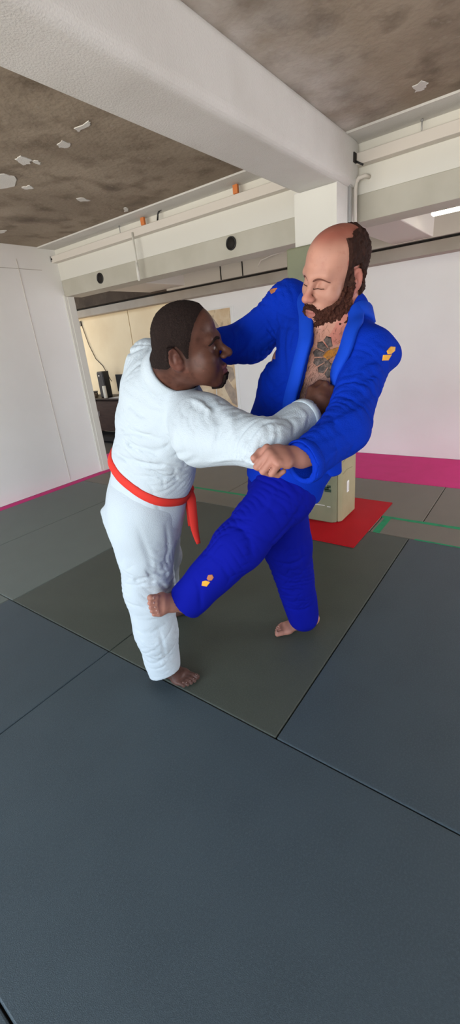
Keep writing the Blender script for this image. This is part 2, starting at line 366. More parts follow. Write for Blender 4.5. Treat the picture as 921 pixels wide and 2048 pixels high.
# ------------------------------------------------------------------ padded column cover
def column_pad():
    root = empty('column_pad', (3.25, 1.44, 0.007), 'olive and tan vinyl pad wrapped around the white column, standing on the red mat', 'column pad')
    Z1 = 2.045
    def panel(name, pts, z0, z1, mat, bev):
        bm = bmesh.new()
        lo = [bm.verts.new((x, y, z0)) for x, y in pts]; hi = [bm.verts.new((x, y, z1)) for x, y in pts]
        bm.faces.new(lo); bm.faces.new(list(reversed(hi)))
        for i in range(len(pts)):
            j = (i + 1) % len(pts); bm.faces.new((lo[j], lo[i], hi[i], hi[j]))
        bmesh.ops.recalc_face_normals(bm, faces=bm.faces)
        bmesh.ops.bevel(bm, geom=[e for e in bm.edges], offset=bev, segments=3, affect='EDGES', profile=0.5)
        return bm_obj(name, bm, mat, root)
    panel('front_panel', [(3.045, 1.635), (3.045, 1.30), (3.075, 1.265), (3.093, 1.275), (3.093, 1.635)], 0.0065, Z1, M['pad_green'], 0.012)
    panel('side_panel', [(3.078, 1.262), (3.11, 1.236), (3.41, 1.236), (3.41, 1.28), (3.098, 1.28)], 0.0065, Z1, M['pad'], 0.012)
    panel('far_side_panel', [(3.096, 1.59), (3.41, 1.59), (3.41, 1.635), (3.096, 1.635)], 0.0065, Z1, M['pad_green'], 0.012)
    # worn strip of tape round the foot
    bm = bmesh.new()
    for y0, y1, dz in ((1.55, 1.47, 0.0), (1.45, 1.36, 0.004), (1.34, 1.31, -0.002)):
        add_box(bm, 3.0435, 3.0455, y1, y0, 0.150 + dz, 0.157 + dz)
    bm_obj('tape_residue', bm, M['plaster'], root)
    bm = bmesh.new()
    for y0, y1, z0, z1 in ((1.385, 1.325, 0.300, 0.325), (1.362, 1.305, 0.280, 0.305), (1.338, 1.308, 0.315, 0.338)):
        add_box(bm, 3.043, 3.046, y1, y0, z0, z1)
    tag(bm_obj('print_mark', bm, M['dark_green'], root), 'dark green printed mark')
    tg = box('tag', 3.20, 3.245, 1.229, 1.237, 0.235, 0.335, M['white_gloss'], root, 0.004)
    tag(tg, 'white plastic tag')
    box('tag_slot', 3.213, 3.232, 1.2275, 1.230, 0.25, 0.32, M['plaster'], tg)
    for k in range(3):
        p = [(3.12, 1.2345, 0.42 + 0.1 * k), (3.2, 1.2335, 0.435 + 0.1 * k), (3.32, 1.2345, 0.425 + 0.11 * k)]
        tube('crease', p, 0.003, M['pad'], root, 6)
column_pad()

# ------------------------------------------------------------------ fittings on bulkhead and column
def vent(y, z, label):
    root = empty('air_vent', (BX, y, z), label, 'vent', 'round vents in the bulkhead soffit')
    lathe('rim', [(0.052, 0.0), (0.052, 0.008), (0.044, 0.012), (0.044, 0.0)], (BX + 0.004, y, z), (-1, 0, 0), M['black'], root)
    lathe('grille', [(0.044, 0.0), (0.044, 0.003)], (BX + 0.004, y, z), (-1, 0, 0), M['dark'], root)
vent(4.10, 2.238, 'black round vent in the bulkhead near the left wall')
vent(2.355, 2.247, 'black round vent in the bulkhead near the column')

root = empty('hanging_rod', (3.34, 3.42, 2.5), 'white rod hanging from the cream rail between the two round vents', 'rod')
tube('rod', [(3.335, 3.42, 2.52), (3.335, 3.42, 2.30), (3.335, 3.425, 2.115)], 0.010, M['board_white'], root)
tube('sleeve', [(3.335, 3.421, 2.27), (3.335, 3.425, 2.12)], 0.014, M['board_white'], root)
for y, lab in ((2.22, 'orange wooden wedge above the rail near the column'), (3.27, 'orange wooden wedge above the rail beside the black hook')):
    tag(box('wooden_wedge', 3.335, 3.36, y - 0.022, y + 0.022, 2.55, 2.61, M['orange'], bevel=0.003), lab, 'wedge')
tag(tube('wall_hook', [(3.36, 3.10, 2.55), (3.36, 3.085, 2.60), (3.36, 3.06, 2.622), (3.36, 3.03, 2.625)], 0.008, M['black']), 'black bent hook above the rail between wedge and column', 'hook')
def screw_rod(y, label, h=0.08):
    r = empty('threaded_rod', (3.37, y, 2.55), label, 'rod')
    tube('shaft', [(3.37, y, 2.545), (3.37, y, CEIL - 0.013)], 0.004, M['steel'], r, 8)
    lathe('nut', [(0.009, 0), (0.009, 0.008)], (3.37, y, 2.605), (0, 0, 1), M['steel'], r, 6)
screw_rod(3.62, 'thin threaded rod above the rail toward the left wall')
screw_rod(0.86, 'thin threaded rod above the rail right of the column')
r = empty('rail_bracket', (3.34, 4.79, 2.52), 'small dark bracket at the rail end by the left wall', 'bracket')
box('plate', 3.335, 3.36, 4.775, 4.789, 2.495, 2.55, M['steel'], r, 0.002)
box('bolt', 3.335, 3.35, 4.765, 4.776, 2.512, 2.53, M['dark'], r, 0.002)
r = empty('rail_clamp', (3.34, 1.24, 2.5), 'small dark clamp at the rail end beside the beam', 'bracket')
box('plate', 3.29, 3.335, 1.247, 1.254, 2.49, 2.545, M['dark'], r, 0.002)
tube('bolt', [(3.32, 1.25, 2.50), (3.325, 1.20, 2.47)], 0.006, M['black'], r, 8)
# conduit at the corner of column and bulkhead
r = empty('conduit', (3.36, 1.26, 2.1), 'grey conduit pipe bending into the bulkhead beside the column', 'pipe')
tube('pipe', [(3.36, 1.262, 2.06), (3.36, 1.262, 2.36), (3.36, 1.257, 2.395), (3.36, 1.24, 2.415), (3.365, 1.20, 2.42), (3.42, 1.19, 2.42)], 0.013, M['rail'], r, 12)
box('cover_strip', 3.285, 3.315, 1.268, 1.285, 2.055, 2.375, M['steel'], r, 0.002)
box('clamp', 3.28, 3.32, 1.266, 1.285, 2.36, 2.385, M['steel'], r, 0.002)

# strip light at the right
r = empty('strip_light', (4.55, 0.3, 2.32), 'lit white strip light under the aisle ceiling at the right edge', 'light')
box('housing', 4.40, 4.50, -0.30, 1.02, 2.325, 2.37, M['white_gloss'], r, 0.004)
box('diffuser', 4.41, 4.49, -0.29, 1.01, 2.295, 2.325, M['tubelight'], r, 0.008)
# loose cable under the aisle ceiling
tag(tube('loose_cable', [onX(516, 533, 4.9), onX(522, 520, 4.9), onX(545, 510, 4.95), onX(578, 500, 5.045)], 0.008, M['rail']), 'pale loose cable drooping under the aisle ceiling left of the column', 'cable')

# ------------------------------------------------------------------ poster
def poster():
    X = 5.235
    root = empty('poster', (X, 3.95, 0.5), 'tall beige poster on the back wall between the two men', 'poster')
    box('backing', X, X + 0.012, 3.66, 4.46, 0.46, 1.92, M['white_gloss'], root, 0.002)
    box('print', X - 0.003, X, 3.71, 4.42, 0.56, 1.905, M['poster'], root)
    def strip(pts, name='brush_shape', mat='ink'):
        bm = bmesh.new()
        f = [bm.verts.new((X - 0.0045, y, z)) for y, z in pts]; b = [bm.verts.new((X - 0.003, y, z)) for y, z in pts]
        bm.faces.new(f)
        for i in range(len(pts)):
            j = (i + 1) % len(pts); bm.faces.new((f[i], f[j], b[j], b[i]))
        bmesh.ops.recalc_face_normals(bm, faces=bm.faces)
        bm_obj(name, bm, M[mat], root)
    strip([(4.15, 1.80), (4.05, 1.85), (3.93, 1.70), (3.88, 1.50), (3.98, 1.42), (4.10, 1.55)])
    strip([(3.98, 1.05), (3.86, 1.16), (3.74, 1.12), (3.72, 0.98), (3.80, 0.92), (3.86, 1.02)])
    strip([(3.96, 0.98), (3.90, 0.80), (3.80, 0.62), (3.715, 0.58), (3.715, 0.80), (3.78, 0.86), (3.86, 0.98)])
    strip([(4.08, 0.58), (4.06, 1.02), (4.075, 1.02), (4.10, 0.58)], 'rule', 'plaster')
poster()

# ------------------------------------------------------------------ desk corner in the aisle
def desk():
    root = empty('desk', (5.0, 6.4, 0), 'dark wooden desk against the beige panels in the opening at left', 'desk')
    box('desk_top', 4.72, 5.22, 5.55, 6.98, 0.735, 0.77, M['wood_dark'], root, 0.006)
    box('side_panel', 4.76, 5.20, 6.92, 6.96, 0.0, 0.735, M['wood_dark'], root, 0.003)
    box('side_panel', 4.76, 5.20, 5.58, 5.62, 0.0, 0.735, M['wood_dark'], root, 0.003)
    box('back_panel', 5.16, 5.20, 5.62, 6.92, 0.15, 0.735, M['wood_dark'], root, 0.003)
    d = box('door', 4.75, 4.772, 5.66, 6.42, 0.20, 0.72, M['wood_brown'], root, 0.004)
    tube('handle', [(4.745, 6.36, 0.45), (4.735, 6.36, 0.47), (4.735, 6.36, 0.53), (4.745, 6.36, 0.55)], 0.005, M['steel'], d, 8)
    box('plinth', 4.80, 5.18, 5.62, 6.92, 0.0, 0.08, M['dark'], root)
desk()
DT = 0.77
r = empty('computer_tower', (4.95, 6.24, DT), 'black computer tower standing on the desk', 'computer')
box('case', 4.82, 4.96, 6.17, 6.32, DT, DT + 0.43, M['black'], r, 0.012, 3)
box('front_panel', 4.812, 4.822, 6.18, 6.31, DT + 0.02, DT + 0.41, material('dark_gloss', (0.05, 0.045, 0.045), 0.2, spec=0.6), r, 0.003)
lathe('power_button', [(0.018, 0), (0.018, 0.004)], (4.812, 6.25, DT + 0.36), (-1, 0, 0), M['steel'], r, 16)
r = empty('candle', (4.78, 6.12, DT), 'white candle standing in front of the computer tower', 'candle')
lathe('wax', [(0.03, 0), (0.031, 0.004), (0.031, 0.19), (0.027, 0.2), (0.012, 0.196)], (4.78, 6.14, DT), (0, 0, 1), M['candle'], r, 20)
tube('wick', [(4.78, 6.14, DT + 0.195), (4.78, 6.142, DT + 0.21)], 0.002, M['dark'], r, 6)
r = empty('monitor', (5.0, 5.85, DT), 'dark monitor on the desk behind the man in white', 'monitor')
box('screen', 4.97, 5.0, 5.62, 6.03, DT + 0.08, DT + 0.36, M['black'], r, 0.006)
box('stand', 4.98, 5.01, 5.78, 5.84, DT + 0.01, DT + 0.12, M['black'], r, 0.003)
box('stand_foot', 4.92, 5.06, 5.72, 5.92, DT, DT + 0.012, M['black'], r, 0.003)
def mug(x, y, rr, h, mat, label, nm='mug'):
    r = empty(nm, (x, y, DT), label, nm.replace('_', ' '))
    lathe('body', [(rr * 0.85, 0), (rr, 0.006), (rr, h), (rr * 0.88, h), (rr * 0.82, h * 0.3)], (x, y, DT), (0, 0, 1), mat, r, 18)
    tube('handle', [(x - rr * 0.6, y - rr * 0.75, DT + h * 0.8), (x - rr * 1.1, y - rr * 1.2, DT + h * 0.7), (x - rr * 1.1, y - rr * 1.2, DT + h * 0.35), (x - rr * 0.6, y - rr * 0.75, DT + h * 0.2)], 0.006, mat, r, 8)
mug(4.86, 6.62, 0.045, 0.085, material('grey_ceramic', (0.12, 0.11, 0.10), 0.4), 'dark grey mug on the desk left of the computer tower')
mug(4.82, 6.48, 0.04, 0.075, material('brown_ceramic', (0.20, 0.14, 0.10), 0.4), 'brown mug on the desk next to the computer tower')
r = empty('small_box', (4.95, 6.75, DT), 'small dark box at the left end of the desk', 'box')
box('box_body', 4.9, 5.04, 6.68, 6.84, DT, DT + 0.07, M['black'], r, 0.004)
box('box_lid', 4.895, 5.045, 6.675, 6.845, DT + 0.07, DT + 0.09, material('grey_card', (0.22, 0.21, 0.2), 0.7), r, 0.003)
tag(box('paper_sheet', 4.74, 4.95, 5.70, 6.02, DT + 0.0005, DT + 0.003, M['white_gloss']), 'white paper lying on the desk by the monitor', 'paper')
r = empty('wall_cable', (5.22, 7.0, 2.0), 'thin dark cable sagging from the beige panel down to the desk', 'cable')
cp = [onX(162, 645, 5.215), onX(166, 657, 5.215), onX(178, 690, 5.215), onX(192, 718, 5.215), onX(206, 732, 5.215), np.array([5.19, 6.42, 1.0])]
tube('wire', cp, 0.006, M['wood_brown'], r, 8)
box('plug', 5.20, 5.224, 6.98, 7.04, 1.97, 2.05, M['black'], r, 0.004)

# ------------------------------------------------------------------ smooth solids: distance fields turned into meshes
def nrm(v):
    v = np.asarray(v, float); return v / np.linalg.norm(v)

def round_cone(a, b, ra, rb):
    a = np.asarray(a, float); b = np.asarray(b, float); ab = b - a; L2 = max(ab @ ab, 1e-9)
    def f(P):
        t = np.clip((P - a) @ ab / L2, 0, 1)
        return np.linalg.norm(P - a - t[:, None] * ab, axis=1) - (ra + (rb - ra) * t)
    return f

def ball(c, r): 
    c = np.asarray(c, float)
    return lambda P: np.linalg.norm(P - c, axis=1) - r

def ellipsoid(c, r, axes=None):
    c = np.asarray(c, float); r = np.asarray(r, float); A = None if axes is None else np.asarray(axes, float)
    def f(P):
        q = P - c
        if A is not None: q = q @ A.T
        k0 = np.linalg.norm(q / r, axis=1); k1 = np.linalg.norm(q / (r * r), axis=1)
        return np.where(k1 < 1e-6, -r.min(), k0 * (k0 - 1) / np.maximum(k1, 1e-6))
    return f

def segment(c0, c1, a0, a1, b0, b1, u0, u1=None):
    """elliptical tapered capsule; u = direction of half-width a"""
    c0 = np.asarray(c0, float); c1 = np.asarray(c1, float); ax = c1 - c0; L = np.linalg.norm(ax); ax = ax / L
    def fr(u):
        u = np.asarray(u, float); u = u - ax * (u @ ax); return u / np.linalg.norm(u)
    u0 = fr(u0); u1 = u0 if u1 is None else fr(u1)
    def f(P):
        q = P - c0; s = q @ ax; t = np.clip(s / L, 0, 1)
        ex = s - t * L
        u = u0 + t[:, None] * (u1 - u0); u /= np.linalg.norm(u, axis=1)[:, None]
        v = np.cross(ax, u)
        a = a0 + (a1 - a0) * t; b = b0 + (b1 - b0) * t; m = np.minimum(a, b)
        x = np.einsum('ij,ij->i', q, u); y = np.einsum('ij,ij->i', q, v)
        k0 = np.sqrt((x / a) ** 2 + (y / b) ** 2 + (ex / m) ** 2)
        k1 = np.sqrt((x / a ** 2) ** 2 + (y / b ** 2) ** 2 + (ex / m ** 2) ** 2)
        return np.where(k1 < 1e-6, -m, k0 * (k0 - 1) / np.maximum(k1, 1e-6))
    return f

def smin(a, b, k):
    if k <= 0: return np.minimum(a, b)
    h = np.maximum(k - np.abs(a - b), 0) / k
    return np.minimum(a, b) - h * h * k * 0.25

class Field:
    """sequence of smooth unions and cuts"""
    def __init__(self): self.ops = []
    def add(self, f, k=0.0): self.ops.append(('a', f, k)); return self
    def sub(self, f, k=0.0): self.ops.append(('s', f, k)); return self
    def disp(self, f, m): self.ops.append(('d', f, m)); return self       # f is added to the distance, |f| <= m
    def cone(self, a, b, ra, rb, k=0.0): return self.add(round_cone(a, b, ra, rb), k)
    def sweep(self, pts, ab, u, k=0.02, kk=None):
        """chain of elliptical segments; ab = list of (a, b); u = one side direction or a list"""
        for i in range(len(pts) - 1):
            u0, u1 = (u[i], u[i + 1]) if isinstance(u, list) else (u, u)
            self.add(segment(pts[i], pts[i + 1], ab[i][0], ab[i + 1][0], ab[i][1], ab[i + 1][1], u0, u1), (kk if (i == 0 and kk is not None) else k))
        return self
    def __call__(self, P, ops=None):
        d = np.full(len(P), 1e3)
        for t, f, k in (ops or self.ops):
            if t == 'a': d = smin(d, f(P), k)
            elif t == 's': d = -smin(-d, f(P), k)
            else: d = d + f(P)
        return d
    def grad(self, P, e=1e-3):
        g = np.empty_like(P)
        for i in range(3):
            q = np.zeros(3); q[i] = e
            g[:, i] = self(P + q) - self(P - q)
        n = np.linalg.norm(g, axis=1); n[n < 1e-9] = 1
        return g / n[:, None]
    def project(self, P, it=6, off=0.0):
        P = np.array(P, float)
        for _ in range(it): P = P - (self(P) - off)[:, None] * self.grad(P) * 0.9
        return P
    def trace(self, pix, d0=0.7, d1=3.0, off=0.0):
        R = np.array([ray(x, y) for x, y in pix]); n = np.linalg.norm(R, axis=1); R = R / n[:, None]
        s = d0 * n
        for _ in range(160):
            d = self(CAM_POS + R * s[:, None]) - off
            s = np.minimum(s + np.clip(d, -0.05, 0.2) * 0.6, d1 * n)
        return CAM_POS + R * s[:, None]

def hollow(F, t, balls):
    """the room inside a garment F of cloth thickness t, near its openings (centre, radius)"""
    def f(P):
        r = np.min([np.linalg.norm(P - c, axis=1) - q for c, q in balls], axis=0)
        return np.maximum(F(P) + t, r)
    return f

def polygonize(F, lo, hi, h, project=2):
    lo = np.asarray(lo, float); hi = np.asarray(hi, float); N = 10
    nb = np.ceil((hi - lo) / (h * N)).astype(int); n = nb * N
    bi = np.stack(np.meshgrid(*[np.arange(k) for k in nb], indexing='ij'), -1).reshape(-1, 3)
    cen = lo + (bi + 0.5) * N * h - h * 0.5
    rad = N * h * 0.5 * 1.7321
    ops = F.ops
    # distance of every operation at the block centres
    dv = [f(cen) if t != 'd' else None for t, f, k in ops]
    d = np.full(len(cen), 1e3)
    for (t, f, k), v in zip(ops, dv):
        if t == 'a': d = smin(d, v, k)
        elif t == 's': d = -smin(-d, v, k)
    D = np.empty(n, np.float32)
    D.reshape(nb[0], N, nb[1], N, nb[2], N)[:] = d.reshape(nb[0], 1, nb[1], 1, nb[2], 1)
    mar = sum(k for t, f, k in ops if t == 'd')
    keep = np.where(np.abs(d) < rad * 1.5 + mar + 0.015)[0]
    off = np.stack(np.meshgrid(*[np.arange(N)] * 3, indexing='ij'), -1).reshape(-1, 3) * h
    CH = 400
    for c0 in range(0, len(keep), CH):
        kb = keep[c0:c0 + CH]
        P = (lo + bi[kb] * N * h)[:, None, :] + off[None]
        val = np.full((len(kb), N ** 3), 1e3)
        for (t, f, k), v in zip(ops, dv):
            if t == 'd':
                val = val + f(P.reshape(-1, 3)).reshape(val.shape); continue
            vb = v[kb]
            # cut operations matter where their solid is near; unions where they could win near the surface
            rel = np.where(vb < rad * 2.0 + k + 0.02 + (mar if t == 's' else 0))[0]
            if len(rel) == 0: continue
            w = f(P[rel].reshape(-1, 3)).reshape(len(rel), -1)
            val[rel] = smin(val[rel], w, k) if t == 'a' else -smin(-val[rel], w, k)
        for j, b in enumerate(kb):
            i0 = bi[b] * N
            D[i0[0]:i0[0] + N, i0[1]:i0[1] + N, i0[2]:i0[2] + N] = val[j].reshape(N, N, N)
    D[0], D[-1], D[:, 0], D[:, -1], D[:, :, 0], D[:, :, -1] = (1,) * 6
    S = D < 0
    cnt = np.zeros(n - 1, np.int8)
    for x in (0, 1):
        for y in (0, 1):
            for z in (0, 1): cnt += S[x:n[0] - 1 + x, y:n[1] - 1 + y, z:n[2] - 1 + z]
    cells = np.argwhere((cnt > 0) & (cnt < 8))
    vid = np.full(n - 1, -1, np.int64); vid[tuple(cells.T)] = np.arange(len(cells))
    acc = np.zeros((len(cells), 3)); num = np.zeros(len(cells))
    for axi in range(3):
        o = [k for k in range(3) if k != axi]
        for p in (0, 1):
            for q in (0, 1):
                c0 = cells.copy(); c0[:, o[0]] += p; c0[:, o[1]] += q
                c1 = c0.copy(); c1[:, axi] += 1
                a = D[tuple(c0.T)].astype(float); b = D[tuple(c1.T)].astype(float)
                x = (a < 0) != (b < 0)
                t = np.where(x, a / np.where(x, a - b, 1), 0)
                pt = c0.astype(float); pt[:, axi] += t
                acc[x] += pt[x]; num[x] += 1
    V = lo + (acc / num[:, None]) * h
    faces = []
    for axi in range(3):
        o = [k for k in range(3) if k != axi]
        sl0 = [slice(None)] * 3; sl1 = [slice(None)] * 3
        sl0[axi] = slice(0, -1); sl1[axi] = slice(1, None)
        e = np.argwhere(S[tuple(sl0)] != S[tuple(sl1)])
        e = e[(e[:, o[0]] > 0) & (e[:, o[1]] > 0) & (e[:, o[0]] < n[o[0]] - 1) & (e[:, o[1]] < n[o[1]] - 1)]
        flip = S[tuple(e.T)]
        q = []
        for p_, q_ in ((0, 0), (1, 0), (1, 1), (0, 1)):
            c = e.copy(); c[:, o[0]] -= p_; c[:, o[1]] -= q_
            q.append(vid[tuple(c.T)])
        q = np.stack(q, 1)
        if axi == 1: flip = ~flip
        q[~flip] = q[~flip][:, ::-1]
        faces.append(q)
    Fc = np.concatenate(faces)
    for _ in range(project):
        dd = F(V); g = F.grad(V, h * 0.3)
        V = V - np.clip(dd, -h * 0.7, h * 0.7)[:, None] * g * 0.8
    return V, Fc

def np_mesh(name, V, Fc):
    me = bpy.data.meshes.new(name)
    me.vertices.add(len(V)); me.vertices.foreach_set('co', np.asarray(V, np.float32).ravel())
    k = Fc.shape[1]
    me.loops.add(len(Fc) * k); me.loops.foreach_set('vertex_index', Fc.astype(np.int32).ravel())
    me.polygons.add(len(Fc)); me.polygons.foreach_set('loop_start', np.arange(0, len(Fc) * k, k, dtype=np.int32))
    me.update(calc_edges=True); me.validate()
    return me

def largest_piece(V, Fc, keep=1, frac=0.02):
    """drop crumbs: keep pieces with at least frac of the vertices"""
    lab = np.arange(len(V))
    while True:
        m = lab[Fc].min(1); new = lab.copy()
        np.minimum.at(new, Fc.ravel(), np.repeat(m, Fc.shape[1])); new = new[new]
        if (new == lab).all(): break
        lab = new
    u, c = np.unique(lab, return_counts=True)
    good = set(u[c >= max(frac * len(V), 1)].tolist()) if frac else {u[c.argmax()]}
    kv = np.isin(lab, list(good)); idx = np.cumsum(kv) - 1
    Fk = Fc[kv[Fc].all(1)]
    return V[kv], idx[Fk]

def solid(name, F, lo, hi, h, mat, parent=None, color=None, project=2, frac=0.02):
    V, Fc = polygonize(F, lo, hi, h, project)
    V, Fc = largest_piece(V, Fc, frac=frac)
    me = np_mesh(name, V, Fc)
    if color is not None:
        c = color(V); a = me.color_attributes.new('tone', 'FLOAT_COLOR', 'POINT')
        a.data.foreach_set('color', np.concatenate([c, np.ones((len(c), 1))], 1).astype(np.float32).ravel())
    return link_mesh(name, me, mat, parent, True, True)

def ribbon(name, P, Nn, W, th, mat, parent=None, closed=False, lift=0.0):
    """flat band along points P lying on a surface with normals Nn"""
    P = np.asarray(P, float); Nn = np.asarray(Nn, float); n = len(P); W = np.broadcast_to(np.asarray(W, float), (n,))
    V = []; 
    for i in range(n):
        a = P[(i + 1) % n if closed else min(i + 1, n - 1)]; b = P[(i - 1) % n if closed else max(i - 1, 0)]
        t = nrm(a - b); nn = nrm(Nn[i] - t * (Nn[i] @ t)); w = np.cross(t, nn); hw = W[i] / 2
        c = P[i] + nn * lift; r = th * 0.5
        prof = [(-hw, 0), (-hw, r), (-hw + r * 0.6, th), (hw - r * 0.6, th), (hw, r), (hw, 0), (hw - r * 0.6, -r * 0.5), (-hw + r * 0.6, -r * 0.5)]
        V.append([c + w * x + nn * y for x, y in prof])
    m = 8; V = np.array(V).reshape(-1, 3); F = []
    for i in range(n if closed else n - 1):
        j = (i + 1) % n
        for k in range(m): F.append((i * m + k, i * m + (k + 1) % m, j * m + (k + 1) % m, j * m + k))
    bm = bmesh.new(); vs = [bm.verts.new(v) for v in V]
    for f in F: bm.faces.new([vs[i] for i in f])
    if not closed:
        bm.faces.new([vs[k] for k in range(m)][::-1]); bm.faces.new([vs[(n - 1) * m + k] for k in range(m)])
    bmesh.ops.recalc_face_normals(bm, faces=bm.faces)
    return bm_obj(name, bm, mat, parent, True)

def resample(P, n, closed=False):
    """smooth curve through points"""
    P = np.asarray(P, float); m = len(P); out = []
    seg = m if closed else m - 1
    for s in np.linspace(0, seg, n, endpoint=not closed):
        i = min(int(s), seg - 1); t = s - i
        g = lambda k: P[k % m] if closed else P[min(max(k, 0), m - 1)]
        p0, p1, p2, p3 = g(i - 1), g(i), g(i + 1), g(i + 2)
        out.append(0.5 * ((2 * p1) + (-p0 + p2) * t + (2 * p0 - 5 * p1 + 4 * p2 - p3) * t * t + (-p0 + 3 * p1 - 3 * p2 + p3) * t ** 3))
    return np.array(out)

def surface_band(name, F, anchors, n, width, th, mat, parent=None, closed=False, lift=0.0, smooth=0):
    P = F.project(resample(anchors, n, closed))
    return ribbon(name, P, F.grad(P, 4e-3), width, th, mat, parent, closed, lift)

def surface_patch(name, F, poly, mat, parent=None, th=0.0016, rings=5, sub=4, trace=True):
    """small sewn or drawn patch that follows the surface of F; poly in picture points found on the surface"""
    poly = np.asarray(poly, float)
    pts = []
    for i in range(len(poly)):
        a, b = poly[i], poly[(i + 1) % len(poly)]
        for k in range(sub): pts.append(a + (b - a) * k / sub)
    pts = np.array(pts); c = pts.mean(0); n = len(pts)
    allp = [c] + [c + (pts - c) * r / rings for r in range(1, rings + 1)]
    Q = np.concatenate([np.array([c])] + allp[1:])
    P = F.trace(Q); G = F.grad(P, 3e-3)
    top = P + G * th; rim = P[-n:] - G[-n:] * 0.002
    bm = bmesh.new(); vs = [bm.verts.new(v) for v in top]; rs = [bm.verts.new(v) for v in rim]
    for i in range(n): bm.faces.new((vs[0], vs[1 + i], vs[1 + (i + 1) % n]))
    for r in range(rings - 1):
        for i in range(n):
            j = (i + 1) % n; bm.faces.new((vs[1 + r * n + i], vs[1 + (r + 1) * n + i], vs[1 + (r + 1) * n + j], vs[1 + r * n + j]))
    o = 1 + (rings - 1) * n
    for i in range(n):
        j = (i + 1) % n; bm.faces.new((vs[o + i], rs[i], rs[j], vs[o + j]))
    bmesh.ops.recalc_face_normals(bm, faces=bm.faces)
    return bm_obj(name, bm, mat, parent, True)

def wrinkles(seed, c, axis, amp, wl, n=5, R=0.35):
    """narrow wrinkles running roughly across an axis, strong only in patches"""
    r = np.random.RandomState(seed); a = nrm(axis); L = []
    for _ in range(n):
        d = nrm(a + r.normal(size=3) * 0.45); L.append((d * 2 * math.pi / (wl * r.uniform(0.7, 1.5)), r.uniform(0, 6.28), nrm(r.normal(size=3)) * 2 * math.pi / (wl * 3.2), r.uniform(0, 6.28)))
    c = np.asarray(c, float)
    def f(P):
        s = np.zeros(len(P)); q = P - c
        for k, p, m, p2 in L:
            w = np.sin(q @ k + p + 1.1 * np.sin(q @ m * 1.3 + p2)); g = np.clip(np.sin(q @ m + p2), 0, 1) ** 2
            s += g * (1 - np.abs(w)) ** 2
        return np.minimum(s, 1.25) * amp * np.exp(-(np.einsum('ij,ij->i', q, q) / R ** 2) ** 2)
    return f

def folds(seed, amp, wl, n=7):
    """soft cloth unevenness"""
    r = np.random.RandomState(seed); K = r.normal(size=(n, 3)); K /= np.linalg.norm(K, axis=1)[:, None]
    K *= (2 * math.pi / wl) * r.uniform(0.7, 1.5, n)[:, None]; ph = r.uniform(0, 6.28, n)
    def f(P):
        s = np.zeros(len(P))
        for k, p in zip(K, ph): s += np.sin(P @ k + p + 0.8 * np.sin(P @ np.roll(k, 1) * 0.6 + p))
        return s * amp / n ** 0.5 / 1.2
    return f

def creases(lines):
    """lines: (points, width, depth): valley (depth > 0) or ridge (depth < 0) drawn along a polyline in the cloth"""
    segs = []
    for pts, w, dep in lines:
        pts = np.asarray(pts, float); L = len(pts) - 1
        for i in range(L): segs.append((pts[i], pts[i + 1], w, dep, i == 0, i == L - 1))
    groups = {}
    for gi, (pts, w, dep) in enumerate(lines):
        groups[gi] = (np.asarray(pts, float), w, dep)
    def f(P):
        out = np.zeros(len(P))
        for pts, w, dep in groups.values():
            lo = pts.min(0) - 3 * w; hi = pts.max(0) + 3 * w
            near = np.where(((P > lo) & (P < hi)).all(1))[0]
            if len(near) == 0: continue
            Q = P[near]; best = np.full(len(Q), 1e9); tt = np.zeros(len(Q)); n = len(pts) - 1
            for i in range(n):
                ab = pts[i + 1] - pts[i]; t = np.clip((Q - pts[i]) @ ab / (ab @ ab), 0, 1)
                dd = np.linalg.norm(Q - pts[i] - t[:, None] * ab, axis=1)
                b = dd < best; best = np.where(b, dd, best); tt = np.where(b, (i + t) / n, tt)
            out[near] += dep * np.exp(-(best / w) ** 2) * np.sin(np.pi * np.clip(tt, 0.04, 0.96)) ** 0.5
        return out
    return f

# ------------------------------------------------------------------ anatomy in a local frame
class Frame:
    """origin and axes x (the person's right), y (forward), z (up)"""
    def __init__(self, o, y, z, s=1.0, mirror=False):
        self.o = np.asarray(o, float); y = nrm(y); z = np.asarray(z, float); z = nrm(z - y * (z @ y))
        x = np.cross(y, z); self.A = np.array([x, y, z]); self.s = s; self.m = -1.0 if mirror else 1.0; self.w = 1.0
    def p(self, x, y, z): return self.o + (np.array([x * self.m * self.w, y, z]) * self.s) @ self.A
    def loc(self, P):
        q = (P - self.o) @ self.A.T / self.s; q[:, 0] *= self.m / self.w; return q
    def v(self, x, y, z): return np.array([x * self.m, y, z]) @ self.A

def view_frame(px, py, d, yaw, pitch, roll, s=1.0):
    """frame of a head at a distance, turned yaw degrees from facing the viewer (positive to the viewer's right), pitched down, rolled"""
    o = at(px, py, d); n = -nrm(ray(px, py)); ex = nrm(CAM_X - n * (CAM_X @ n)); eu = np.cross(n, ex)
    a, b, c = (math.radians(k) for k in (yaw, pitch, roll))
    F0 = math.cos(a) * n + math.sin(a) * ex
    Fd = math.cos(b) * F0 - math.sin(b) * eu; U = math.cos(b) * eu + math.sin(b) * F0
    X = np.cross(Fd, U); U2 = math.cos(c) * U + math.sin(c) * X
    return Frame(o, Fd, U2, s)

